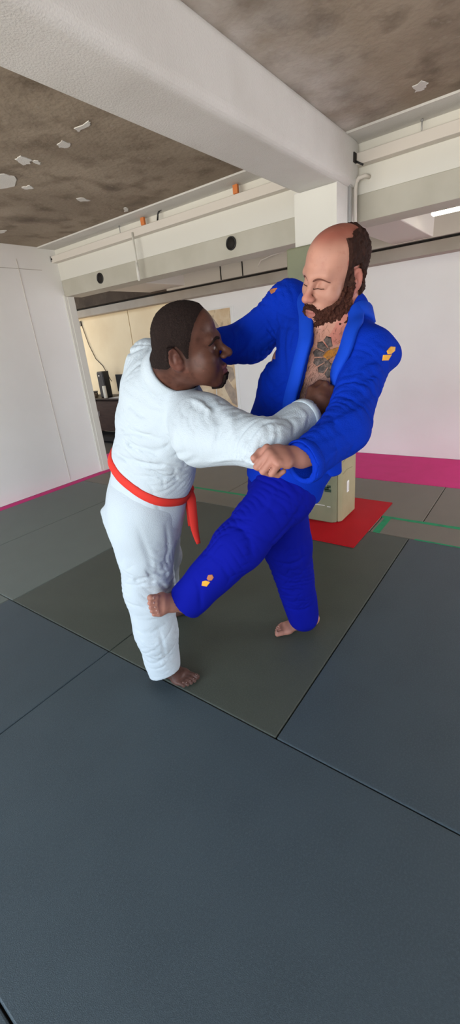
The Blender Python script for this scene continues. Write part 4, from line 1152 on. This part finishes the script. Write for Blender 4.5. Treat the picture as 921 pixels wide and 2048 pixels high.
    T.disp(creases([tl([(240, 1150), (275, 1160), (330, 1138)], 0.012, 0.007), tl([(300, 1140), (330, 1150), (352, 1135)], 0.009, 0.008), tl([(318, 1165), (335, 1180), (348, 1170)], 0.008, 0.008),
                    tl([(318, 1255), (326, 1290), (332, 1320)], 0.008, 0.006), tl([(268, 1255), (300, 1268), (330, 1250)], 0.010, 0.005), tl([(290, 1310), (315, 1322), (345, 1312)], 0.009, 0.006),
                    tl([(278, 1060), (300, 1120), (306, 1180)], 0.014, 0.005), tl([(332, 1050), (338, 1100), (330, 1130)], 0.010, 0.006),
                    tl([(305, 1190), (325, 1215), (345, 1212)], 0.009, 0.007), tl([(250, 1200), (280, 1215), (310, 1222)], 0.010, 0.005)]), 0.012)
    T.disp(folds(21, 0.0022, 0.14), 0.006); T.disp(wrinkles(22, at(315, 1150, 1.80), (0.3, 0.2, 1), 0.0045, 0.06, 6, 0.20), 0.006); T.disp(wrinkles(23, at(310, 1290, 1.93), (0.2, 0.3, 1), 0.0040, 0.055, 5, 0.16), 0.006)
    TO = T; TK = Field().add(TO).sub(hollow(TB, 0.015, [(anR + np.array([0, 0, .02]), 0.10), (anL + np.array([0, 0, .02]), 0.10)]))
    TK.sub(lambda P: (P[:, 2] - (0.050 + np.clip(0.30 * ((P - anR) @ fdir), -0.03, 0.035))))
    tl_ = np.array([hipR, hipL, knR, knL, anR, anL, at(292, 985, 1.73)])
    trousers = solid('trousers', TK, np.array([tl_[:, 0].min() - .2, tl_[:, 1].min() - .2, 0.0]), tl_.max(0) + 0.2, 0.0052 / Q, M['gi_white'], body)

    # ---- red belt round the waist
    bc = at(297, 938, 1.68); bn = nrm(nrm(ax[1] - ax[0]) + 0.22 * CAM_X)
    u = nrm(l - bn * (l @ bn)); v = np.cross(bn, u)
    pts = []
    for a in np.linspace(0, 2 * math.pi, 60, endpoint=False):
        dv = math.cos(a) * u + math.sin(a) * v; s = 0.34
        for _ in range(60): s -= JO((bc + dv * s)[None])[0] * 0.7
        pts.append(bc + dv * s)
    pts = np.array(pts); nn = pts - bc; nn /= np.linalg.norm(nn, axis=1)[:, None]
    belt = ribbon('belt', pts, nn, 0.036, 0.007, M['belt_red'], body, True, 0.0015)
    # knot at the front of the waist and the hanging ends
    i = int(np.argmax(((pts - CAM_POS) @ CAM_X) / ((pts - CAM_POS) @ CAM_Z))); kp = pts[i] + nn[i] * 0.008 - CAM_Z * 0.012 - CAM_X * 0.010; kz = float((kp - CAM_POS) @ CAM_Z)
    kx = 460.5 + CAM_F * float((kp - CAM_POS) @ CAM_X) / kz; ky = 1024 + CAM_F * float((kp - CAM_POS) @ CAM_D) / kz
    print('belt knot', kx, ky, kz)
    e = [at(kx, ky, kz), at(kx + 5, ky + 18, kz - 0.005), at(kx + 9, ky + 52, kz + 0.01), at(kx + 13, ky + 82, kz + 0.03), at(kx + 20, ky + 108, kz + 0.05)]
    e = resample(e, 16); nv = np.array([-nrm(ray(378, 1040)) * 0.9 + CAM_X * 0.35 for _ in e])
    ribbon('belt_end', e, nv, np.interp(np.linspace(0, 1, 16), [0, .25, .7, 1], [0.030, 0.040, 0.034, 0.018]), 0.007, M['belt_red'], belt)
    e = resample([at(kx - 2, ky, kz), at(kx + 1, ky + 18, kz + 0.02), at(kx + 5, ky + 45, kz + 0.04), at(kx + 8, ky + 72, kz + 0.06)], 12); ribbon('belt_end', e, np.array([-nrm(ray(378, 1040)) for _ in e]), 0.036, 0.007, M['belt_red'], belt)
    K = Field().add(ellipsoid(kp, (0.024, 0.024, 0.020)))
    K.disp(folds(5, 0.002, 0.03), 0.003)
    k0 = kp; solid('belt_knot', K, k0 - 0.05, k0 + 0.05, 0.004, M['belt_red'], belt)
    return body, JO, TO, B

# ------------------------------------------------------------------ man in the blue suit
def man_in_blue():
    l = nrm([-0.28, -0.87, -0.30]); up = nrm([-0.12, -0.36, 0.92]); fw = nrm(np.cross(l, up))
    ax = [at(568, 960, 1.715), at(590, 890, 1.62), at(624, 785, 1.47), at(650, 715, 1.39), at(684, 652, 1.345)]
    shL, shR = at(738, 710, 1.262), at(576, 616, 1.47)
    elL, wrL = at(690, 858, 1.165), at(603, 915, 1.088)
    elR, wrR = at(500, 684, 1.60), at(402, 700, 1.45)
    hipL, knL, anL = at(568, 985, 1.64), at(478, 1092, 1.67), at(378, 1207, 1.80)
    hipR, knR = at(556, 985, 1.80), at(574, 1090, 2.02)
    toe, heel = onZ(545, 1270, 0.0), onZ(638, 1246, 0.0)
    fdir = nrm(toe - heel); anR = heel + fdir * 0.068 + np.array([0, 0, 0.0870])
    FR = Frame(anR, fdir, (0, 0, 1), 1.0, mirror=True)
    n = -nrm(ray(335, 1212)); ex = nrm(CAM_X - n * (CAM_X @ n)); eu = np.cross(n, ex)
    FL = Frame(anL, nrm(-0.50 * ex - 0.05 * eu + 0.86 * n), nrm(0.86 * ex - 0.05 * eu + 0.50 * n), 1.0)
    H = view_frame(669, 553, 1.27, -43, 15, -8, 1.0); H.w = 0.93
    HP = dict(jaw=0.054, nose=1.0, lids='down', lip=0.85, long=0.012, nose_out=0.006)
    base = anR.copy(); base[2] = 0

    # ---- body
    B = Field()
    head_field(B, H, HP)
    B.cone(H.p(0, -0.034, -0.04), ax[4], 0.051, 0.058, 0.02); B.cone(H.p(0, -0.050, -0.01), ax[4] + up * 0.01, 0.045, 0.06, 0.03)
    B.sweep(ax, [(0.135, 0.105), (0.140, 0.110), (0.148, 0.108), (0.130, 0.092), (0.072, 0.058)], l, 0.05, 0.04)
    for m in (-1, 1):
        B.add(ellipsoid(ax[3] * 0.6 + ax[2] * 0.4 + l * m * 0.075 + fw * 0.062, np.array([0.085, 0.045, 0.065]), np.array([l, fw, up])), 0.04)   # chest
    B.add(ellipsoid(ax[1] * 0.6 + ax[2] * 0.4 + fw * 0.055, np.array([0.13, 0.08, 0.11]), np.array([l, fw, up])), 0.05)                            # belly
    for sh, el, wr in ((shL, elL, wrL), (shR, elR, wrR)):
        B.cone(ax[3] + (sh - ax[3]) * 0.5, sh, 0.058, 0.048, 0.03); B.cone(sh, el, 0.046, 0.040, 0.02); B.cone(el, wr, 0.041, 0.029, 0.02)
    for hp, kn, an in ((hipL, knL, anL), (hipR, knR, anR)):
        B.cone(hp, kn, 0.085, 0.056, 0.04)
    B.cone(knL, anL + nrm(knL - anL) * 0.06, 0.055, 0.036, 0.03); B.cone(knR, anR + np.array([0, 0, 0.05]), 0.055, 0.036, 0.03)
    n2 = -nrm(ray(560, 922)); ex2 = nrm(CAM_X - n2 * (CAM_X @ n2)); eu2 = np.cross(n2, ex2)
    HL = Frame(at(601, 912, 1.085), nrm(-0.80 * ex2 - 0.02 * eu2 + 0.52 * n2), nrm(0.33 * ex2 + 0.78 * eu2 + 0.52 * n2), 1.0)
    hand_field(B, HL, 0.012, curl=((62, 85, 60), (66, 88, 60), (70, 90, 60), (74, 92, 60)), thumb=[(0.028, 0.026, -0.010), (0.044, 0.058, -0.014), (0.040, 0.092, -0.018), (0.026, 0.116, -0.024)])
    HR = Frame(wrR, nrm(at(352, 700, 1.43) - wrR), n2, 1.0, mirror=True)
    hand_field(B, HR, 0.012, curl=(60, 85, 55))
    foot_field(B, FR); foot_field(B, FL, toe_curl=0.12, shin=knL - anL)
    B.sub(lambda P: P[:, 2] - 0.0012)
    lz = -0.070 - 0.4 * 0.012; tex = fbm(5, 40)
    def tone(V):
        c = np.tile([0.44, 0.222, 0.160], (len(V), 1)); q = H.loc(V)
        onh = np.linalg.norm(q - [0, 0.02, 0], axis=1) < 0.2
        bald = onh * sstep(q[:, 2], 0.085, 0.12)
        c = c * (1 - bald[:, None]) + np.array([0.30, 0.100, 0.070]) * bald[:, None]
        nose = onh * sstep(q[:, 1], 0.092, 0.112) * sstep(-np.abs(q[:, 2] + 0.03), -0.03, -0.012)
        c = c * (1 - 0.6 * nose[:, None]) + np.array([0.44, 0.165, 0.125]) * 0.6 * nose[:, None]
        lip = onh & (np.abs(q[:, 0]) < 0.024) & (q[:, 1] > 0.090) & (np.abs(q[:, 2] - lz) < 0.0115)
        c[lip] = [0.32, 0.115, 0.09]
        ear = onh & (np.abs(q[:, 0]) > 0.076); c[ear] = [0.43, 0.165, 0.125]
        t = (V - ax[2]) @ up; ch = (~onh) * sstep(t, -0.20, -0.1) * sstep(-np.abs((V - ax[2]) @ l), -0.17, -0.10) * sstep((V - ax[2]) @ fw, 0.03, 0.07)
        c = c * (1 - ch[:, None]) + np.array([0.29, 0.150, 0.108]) * ch[:, None]
        for fr in (HL, HR, FL, FR):
            f = fr.loc(V); nr = np.linalg.norm(f - [0, 0.08, 0], axis=1) < 0.17
            c[nr] = [0.38, 0.178, 0.132]
        return c * (1 + 0.06 * tex(V))[:, None]
    allp = np.array([ax[0], ax[4], shR, shL, elR, elL, wrL, wrR, HL.p(0, .14, 0), HR.p(0, .14, 0), FR.p(0, .22, -.09), FR.p(0, -.1, 0), FL.p(0, .2, -.1), H.p(0, .16, 0), H.p(0, -.13, .16), H.p(0, .0, .17), knL, knR])
    lo = allp.min(0) - 0.10; hi = allp.max(0) + 0.10; lo[2] = -0.03
    body = solid('person', B, lo, hi, 0.0040 / Q, M['skin_light'], None, tone)
    rebase(body, base)
    tag(body, 'bearded balding man in an open blue judo suit, sweeping one foot at the white trousers', 'person')
    toe_nails('toenail', B, FR, M['nail_light'], body); toe_nails('toenail', B, FL, M['nail_light'], body)

    # ---- hair, beard, brows
    HF = Field(); head_field(HF, H, HP); HF.cone(H.p(0, -0.034, -0.04), ax[4], 0.054, 0.064, 0.02); HF.cone(H.p(0, -0.050, -0.01), ax[4] + up * 0.01, 0.045, 0.06, 0.03)
    hn = fbm(18, 190)
    def hair_region(P):
        q = H.loc(P); x, y, z = np.abs(q[:, 0]), q[:, 1], q[:, 2]
        front = y - np.where(z > 0.06, 0.020 - 0.15 * (z - 0.06), 0.020 + 0.10 * (0.06 - z))
        crown = z - (0.112 + 0.1 * (-y)) - 0.03 * sstep(-y, 0.02, 0.07) + 0.008 * np.sin(q[:, 1] * 260) * 0.3
        crown = np.where(x < 0.045, np.maximum(crown, -(y + 0.055) * -1 * 0 + (y + 0.062)), crown)
        low = np.where(y > -0.028, np.where(y > 0.004, -0.030 - z, 0.034 - z), -0.050 - z)
        return np.maximum(np.maximum(front, crown), low) * H.s
    def hair_d(P):
        r = hair_region(P); return np.maximum(HF(P) - (0.0055 + 0.0016 * hn(P)) * sstep(-r, -0.001, 0.010) - 0.0006, r)
    HA = Field().add(hair_d).sub(lambda P: HF(P) + 0.004)
    a = np.array([H.p(x, y, z) for x in (-.1, .1) for y in (-.14, .12) for z in (-.13, .15)])
    solid('hair', HA, a.min(0) - .02, a.max(0) + .02, 0.0028 / Q, M['hair_brown'], body, project=1)
    fz = fbm(28, 420)
    def beard_region(P):
        q = H.loc(P); x, y, z = np.abs(q[:, 0]), q[:, 1], q[:, 2]
        # upper edge runs from the sideburn down the cheek to the corner of the mouth
        topz = np.interp(y, [0.0, 0.022, 0.045, 0.070, 0.086], [0.0, -0.008, -0.034, -0.056, -0.064])
        cheek = z - topz
        e = fz(P) * 0.0022
        tash = np.maximum(np.hypot(x / 0.038, (z + 0.060 + 0.010 * (x / 0.038) ** 2) / 0.0085) * 0.0085 - 0.0085, 0.070 - y) + e
        chin = np.maximum(cheek, -y) + e
        mouth = (np.hypot(x / 0.023, (z - lz) / 0.0105) - 1) * 0.0105
        patch = np.maximum((np.hypot(x / 0.019, (z + 0.093) / 0.0095) - 1) * 0.0095, 0.06 - y) - e     # bare skin under the lower lip
        r = np.minimum(chin, tash)
        low = np.interp(y, [0.0, 0.03, 0.06, 0.09], [-0.072, -0.102, -0.134, -0.150]) - z
        r = np.maximum(np.maximum(np.maximum(r, low), -mouth), -(patch))
        return np.maximum(r, 0.002 - y) * H.s
    def beard_d(P):
        r = beard_region(P); return np.maximum(HF(P) - (0.0060 + 0.0020 * hn(P)) * sstep(-r, -0.001, 0.008) - 0.0006, r)
    BA = Field().add(beard_d).sub(lambda P: HF(P) + 0.004)
    c = np.array([H.p(x, y, z) for x in (-.08, .08) for y in (-.02, .12) for z in (-.14, .02)])
    beard = solid('beard', BA, c.min(0) - .01, c.max(0) + .01, 0.0026 / Q, M['beard_brown'], body, project=1, frac=0.004)
    for m in (-1, 1):
        pts = [H.p(m * x, y, z) for x, y, z in ((0.012, 0.10, 0.015), (0.028, 0.098, 0.0175), (0.044, 0.085, 0.017), (0.055, 0.07, 0.010))]
        surface_band('eyebrow', HF, pts, 12, [0.003, 0.005, 0.006, 0.006, 0.006, 0.006, 0.006, 0.005, 0.005, 0.004, 0.003, 0.002], 0.0010, M['brow_light'], body)
    # loose hairs over beard and hair
    for Fh, nm, n_, ln_, mt, par, lo_, hi_ in ((BA, 'beard_hairs', 2600, 0.007, 'beard_brown', beard, (-.07, .0, -.135), (.07, .115, .0)),):
        rr = np.random.RandomState(3); pp = rr.uniform(lo_, hi_, (n_, 3)); PP = HF.project(np.array([H.p(*q) for q in pp]), 8)
        kk = (beard_region(PP) < -0.0005) & (np.abs(HF(PP)) < 0.002); PP = PP[kk]; GG = HF.grad(PP)
        strands(nm, PP + GG * 0.004, GG, np.tile(H.v(0, -0.2, -1), (len(PP), 1)), ln_, 0.0007, M[mt], par, 0.7, 9)
    # lashes of the lowered lids
    for m in (-1, 1):
        pts = [H.p(m * x, y, z) for x, y, z in ((0.019, 0.10, -0.0045), (0.033, 0.10, -0.0075), (0.047, 0.09, -0.005))]
        surface_band('eyelashes', HF, pts, 10, 0.0022, 0.0012, M['hair_brown'], body)

    # ---- jacket
    J = Field()
    tail = ax[0] + (ax[0] - ax[1]) * 0.45
    J.sweep([tail, ax[0], ax[1], ax[2], ax[3], ax[4] - up * 0.02], [(0.160, 0.125), (0.160, 0.125), (0.178, 0.142), (0.182, 0.140), (0.160, 0.115), (0.092, 0.080)], l, 0.05)
    J.cone(ax[3] + (shL - ax[3]) * 0.4, shL, 0.080, 0.064, 0.05); J.cone(shL, elL, 0.066, 0.064, 0.04); J.cone(elL, at(604, 928, 1.085), 0.064, 0.056, 0.03)
    J.cone(ax[3] + (shR - ax[3]) * 0.4, shR, 0.10, 0.080, 0.05); J.cone(shR, elR, 0.082, 0.076, 0.04); J.cone(elR, wrR, 0.074, 0.062, 0.03)
    J.add(segment(at(655, 860, 1.44), at(672, 946, 1.50), 0.045, 0.026, 0.016, 0.012, CAM_X + 0.3 * CAM_Z), 0.03)
    J.add(ellipsoid(at(786, 712, 1.25), (0.022, 0.022, 0.03)), 0.03)
    # collar standing behind the neck
    J.cone(ax[4] - up * 0.03, ax[4] + up * 0.045 - fw * 0.010, 0.074, 0.060, 0.03)
    J.cone(ax[4] - up * 0.025 + l * 0.03, shL + up * 0.018, 0.060, 0.050, 0.05)
    J.cone(ax[2] - l * 0.10 + fw * 0.06, ax[1] - l * 0.11 + fw * 0.05, 0.07, 0.08, 0.05)
    JB = Field(); JB.ops = list(J.ops)
    def line(pts, w, dep): return (J.trace(pts), w, dep)
    cr = [line([(700, 752), (730, 726), (765, 716)], 0.010, 0.008), line([(690, 800), (722, 762), (770, 738)], 0.010, 0.008), line([(686, 830), (720, 800), (756, 782)], 0.011, 0.006),
          line([(640, 860), (680, 838), (722, 820)], 0.012, -0.006), line([(620, 884), (660, 872), (712, 848)], 0.012, 0.005),
          line([(700, 700), (704, 740), (690, 790)], 0.011, 0.007), line([(556, 592), (548, 640), (556, 690)], 0.010, 0.008), line([(575, 640), (566, 700), (572, 760)], 0.012, 0.007),
          line([(540, 625), (520, 640), (505, 662)], 0.010, 0.007), line([(530, 650), (500, 690), (478, 715)], 0.011, 0.006), line([(485, 640), (470, 660), (468, 700)], 0.009, 0.006),
          line([(532, 740), (545, 775), (570, 790)], 0.010, 0.006), line([(528, 790), (548, 810), (575, 815)], 0.009, 0.006), line([(590, 650), (600, 700), (590, 760)], 0.010, -0.004),
          line([(740, 690), (766, 700), (790, 722)], 0.009, -0.004), line([(650, 900), (676, 890), (706, 872)], 0.010, 0.006), line([(630, 935), (660, 915), (690, 890)], 0.009, -0.005)]
    J.disp(creases(cr), 0.014); J.disp(folds(31, 0.0024, 0.15), 0.007)
    J.disp(wrinkles(32, at(715, 800, 1.12), elL - shL, 0.0050, 0.06, 6, 0.20), 0.007); J.disp(wrinkles(33, at(560, 720, 1.40), up, 0.0040, 0.07, 5, 0.18), 0.006)
    J.disp(wrinkles(34, at(520, 660, 1.48), elR - shR, 0.0050, 0.06, 6, 0.18), 0.007); J.disp(wrinkles(35, at(640, 900, 1.05), wrL - elL, 0.0035, 0.06, 5, 0.12), 0.006)
    JO = J; JK = Field().add(JO)
    JK.sub(hollow(JB, 0.017, [(ax[4] + up * 0.02, 0.14), (ax[3] + fw * 0.05, 0.15), (ax[2] + fw * 0.06, 0.17), (ax[1] + fw * 0.06, 0.15), (at(600, 926, 1.08), 0.12), (wrR, 0.11)]))
    # front opening: between two edges that run from the neck to the hem
    Tb = Field(); Tb.ops = [o for o in J.ops if o[0] == 'a']
    eR = Tb.trace([(622, 600), (622, 640), (620, 690), (606, 745), (594, 790), (588, 830)]); eL = Tb.trace([(712, 612), (700, 650), (686, 695), (668, 750), (655, 790), (640, 830)])
    o0 = ax[2]
    def sl(E): 
        s = (E - o0) @ up; x = (E - o0) @ l; k = np.argsort(s); return s[k], x[k]
    sR, xR = sl(eR); sL, xL = sl(eL)
    def front_open(P):
        q = P - o0; s = q @ up; x = q @ l; f = q @ fw
        a = np.interp(s, sR, xR); b = np.interp(s, sL, xL)
        c = (a + b) / 2; hw = (b - a) / 2
        return np.maximum(np.maximum(np.abs(x - c) - hw, -f + 0.0), sR[0] - 0.08 - s) * 0.8
    JK.sub(front_open, 0.004)
    JK.sub(round_cone(ax[4] - up * 0.03 + fw * 0.01, H.p(0, -0.005, 0.03), 0.058, 0.066), 0.008)
    cd = nrm(at(604, 928, 1.085) - elL); cu = at(600, 928, 1.085)
    cdt = nrm(cd - 0.25 * CAM_D)
    JK.sub(lambda P: np.maximum(-((P - cu) @ cdt), np.linalg.norm(P - cu - cd * 0.1, axis=1) - 0.15))
    wl = nrm(wrR - elR); JK.sub(lambda P: np.maximum(-((P - wrR) @ wl + 0.01), np.linalg.norm(P - wrR - wl * 0.1, axis=1) - 0.13))
    hcut = ax[0] + (ax[0] - ax[1]) * 0.06; hd = nrm(ax[0] - ax[1])
    JK.sub(lambda P: np.maximum(-((P - hcut) @ hd), np.linalg.norm(P - hcut, axis=1) - 0.45))
    allj = np.array([tail, ax[4] + up * 0.08, shR, shL, elR, elL, wrL, wrR])
    jacket = solid('jacket', JK, allj.min(0) - 0.17, allj.max(0) + 0.15, 0.0052 / Q, M['gi_blue'], body)
    # stitched hem of the left cuff
    cc = cu - cd * 0.018; cu_ = nrm(np.cross(cdt, CAM_Z)); cv_ = np.cross(cdt, cu_); ring = []; cn = []
    for a in np.linspace(0, 2 * math.pi, 36, endpoint=False):
        dv = math.cos(a) * cu_ + math.sin(a) * cv_; q = 0.14
        for _ in range(40): q -= JO((cc + dv * q)[None])[0] * 0.7
        ring.append(cc + dv * q); cn.append(dv)
    ribbon('cuff_hem', ring, cn, 0.026, 0.004, M['gi_blue'], jacket, True, -0.001)
    # lapel bands along both edges and behind the neck
    nk = [ax[4] + up * 0.045 - fw * 0.10, ax[4] + up * 0.05 - fw * 0.07 - l * 0.075, ax[4] + up * 0.05 - fw * 0.07 + l * 0.075]
    def inset(E, sgn): return E + l * sgn * 0.018
    path = list(inset(eL, 1)[::-1]) + [nk[2], nk[0], nk[1]] + list(inset(eR, -1))
    surface_band('lapel', Tb, path, 110, 0.045, 0.013, M['lapel_blue'], jacket, False, 0.001)
    # embroidered marks on shoulders
    surface_patch('shoulder_mark', J, [(774, 702), (782, 693), (791, 694), (790, 702), (783, 708), (776, 708)], M['patch_orange'], jacket)
    surface_patch('shoulder_mark', J, [(767, 710), (784, 709), (780, 716), (777, 721), (765, 721)], M['patch_orange'], jacket)
    surface_patch('shoulder_mark', J, [(540, 581), (547, 577), (555, 576), (550, 584), (543, 588)], M['patch_rust'], jacket)

    # ---- trousers
    T = Field()
    T.sweep([ax[1], ax[0], (hipL + hipR) / 2 + np.array([0, 0, -0.02])], [(0.140, 0.112), (0.150, 0.115), (0.138, 0.110)], l, 0.04)
    T.cone(hipL, knL, 0.114, 0.098, 0.05); T.cone(knL, at(374, 1203, 1.785), 0.098, 0.080, 0.04)
    T.cone(hipR, knR, 0.122, 0.114, 0.05); T.cone(knR, at(607, 1232, 2.26), 0.114, 0.082, 0.04)
    TB = Field(); TB.ops = list(T.ops)
    def tl(pts, w, dep): return (T.trace(pts), w, dep)
    T.disp(creases([tl([(520, 1000), (555, 1030), (600, 1030)], 0.011, 0.006), tl([(470, 1040), (500, 1080), (505, 1120)], 0.012, 0.007), tl([(420, 1110), (445, 1130), (462, 1160)], 0.010, 0.006),
                    tl([(556, 960), (540, 1010), (490, 1060)], 0.014, -0.005), tl([(390, 1150), (400, 1180), (402, 1215)], 0.009, 0.006), tl([(545, 1120), (580, 1130), (615, 1110)], 0.012, 0.006),
                    tl([(560, 1175), (590, 1185), (628, 1165)], 0.010, 0.006), tl([(600, 1045), (602, 1100), (612, 1160)], 0.010, 0.005), tl([(575, 1215), (600, 1222), (630, 1205)], 0.009, 0.006),
                    tl([(610, 1000), (580, 1050), (540, 1090)], 0.012, 0.006)]), 0.012)
    T.disp(folds(41, 0.0022, 0.14), 0.006); T.disp(wrinkles(42, at(500, 1050, 1.58), knL - hipL, 0.0048, 0.06, 6, 0.25), 0.007); T.disp(wrinkles(43, at(585, 1150, 2.05), (0.2, 0.2, 1), 0.0045, 0.06, 6, 0.22), 0.007)
    TK = Field().add(T).sub(hollow(TB, 0.015, [(at(366, 1208, 1.79), 0.12), (anR, 0.11)]))
    kd = nrm(at(374, 1203, 1.785) - knL); kc = at(374, 1207, 1.785); kdt = nrm(kd - 0.14 * CAM_X)
    TK.sub(lambda P: np.maximum(-((P - kc) @ kdt), np.linalg.norm(P - kc - kd * 0.1, axis=1) - 0.17))
    TK.sub(lambda P: np.maximum(P[:, 2] - (0.040 + np.clip(-0.28 * ((P - anR) @ fdir), -0.02, 0.04)), np.linalg.norm(P - anR, axis=1) - 0.3))
    tq = np.array([ax[1], hipL, hipR, knL, knR, anR, anL])
    tlo = tq.min(0) - 0.2; tlo[2] = 0.0
    trousers = solid('trousers', TK, tlo, tq.max(0) + 0.18, 0.0052 / Q, M['gi_blue_trousers'], body)
    surface_patch('trouser_mark', T, [(414, 1157), (417, 1150), (425, 1149), (428, 1155), (424, 1161), (417, 1161)], M['patch_rust'], trousers)
    surface_patch('trouser_mark', T, [(405, 1163), (412, 1161), (421, 1164), (414, 1173), (404, 1171)], M['patch_orange'], trousers)

    # ---- tattoo and hair on the chest
    BS = Field(); BS.ops = B.ops
    def fan(cx, cy, r0, r1, a0, a1, k, mat, nm):
        for i in range(k):
            b0 = math.radians(a0 + (a1 - a0) * (i + 0.08) / k); b1 = math.radians(a0 + (a1 - a0) * (i + 0.92) / k)
            bm_ = (b0 + b1) / 2
            pl = [(cx + r0 * math.cos(b0), cy + r0 * math.sin(b0)), (cx + r1 * math.cos(b0), cy + r1 * math.sin(b0)), (cx + r1 * 1.12 * math.cos(bm_), cy + r1 * 1.12 * math.sin(bm_)),
                  (cx + r1 * math.cos(b1), cy + r1 * math.sin(b1)), (cx + r0 * math.cos(b1), cy + r0 * math.sin(b1))]
            surface_patch(nm, BS, pl, M[mat], body, th=0.0006, rings=3, sub=2)
    fan(670, 714, 22, 40, 95, 262, 6, 'ink_grey', 'tattoo')
    fan(668, 716, 13, 22, 85, 250, 5, 'ink_light', 'tattoo')
    fan(664, 722, 5, 13, 60, 230, 4, 'ink_grey', 'tattoo')
    surface_patch('tattoo', BS, [(646, 712), (655, 702), (668, 697), (686, 692), (682, 704), (670, 712), (656, 720)], M['ink_orange'], body, th=0.0010)
    r = np.random.RandomState(4); pix = []
    while len(pix) < 1500:
        x, y = r.uniform(590, 705), r.uniform(650, 812)
        w = 1.0 if y > 755 else (0.55 if y > 690 else 0.30)
        if r.rand() < w: pix.append((x, y))
    P = BS.trace(pix); G = BS.grad(P); k = (np.abs(BS(P)) < 0.003) & (np.linalg.norm(H.loc(P), axis=1) > 0.15)
    P, G = P[k], G[k]
    strands('chest_hair', P, G, np.tile(-up, (len(P), 1)) + r.normal(size=(len(P), 3)) * 0.4, 0.018, 0.00055, M['hair_chest'], body, 0.86, 5)
    return body, JO, T, B

W_BODY, W_JACKET, W_TROUSERS, W_FIELD = man_in_white()
B_BODY, B_JACKET, B_TROUSERS, B_FIELD = man_in_blue()
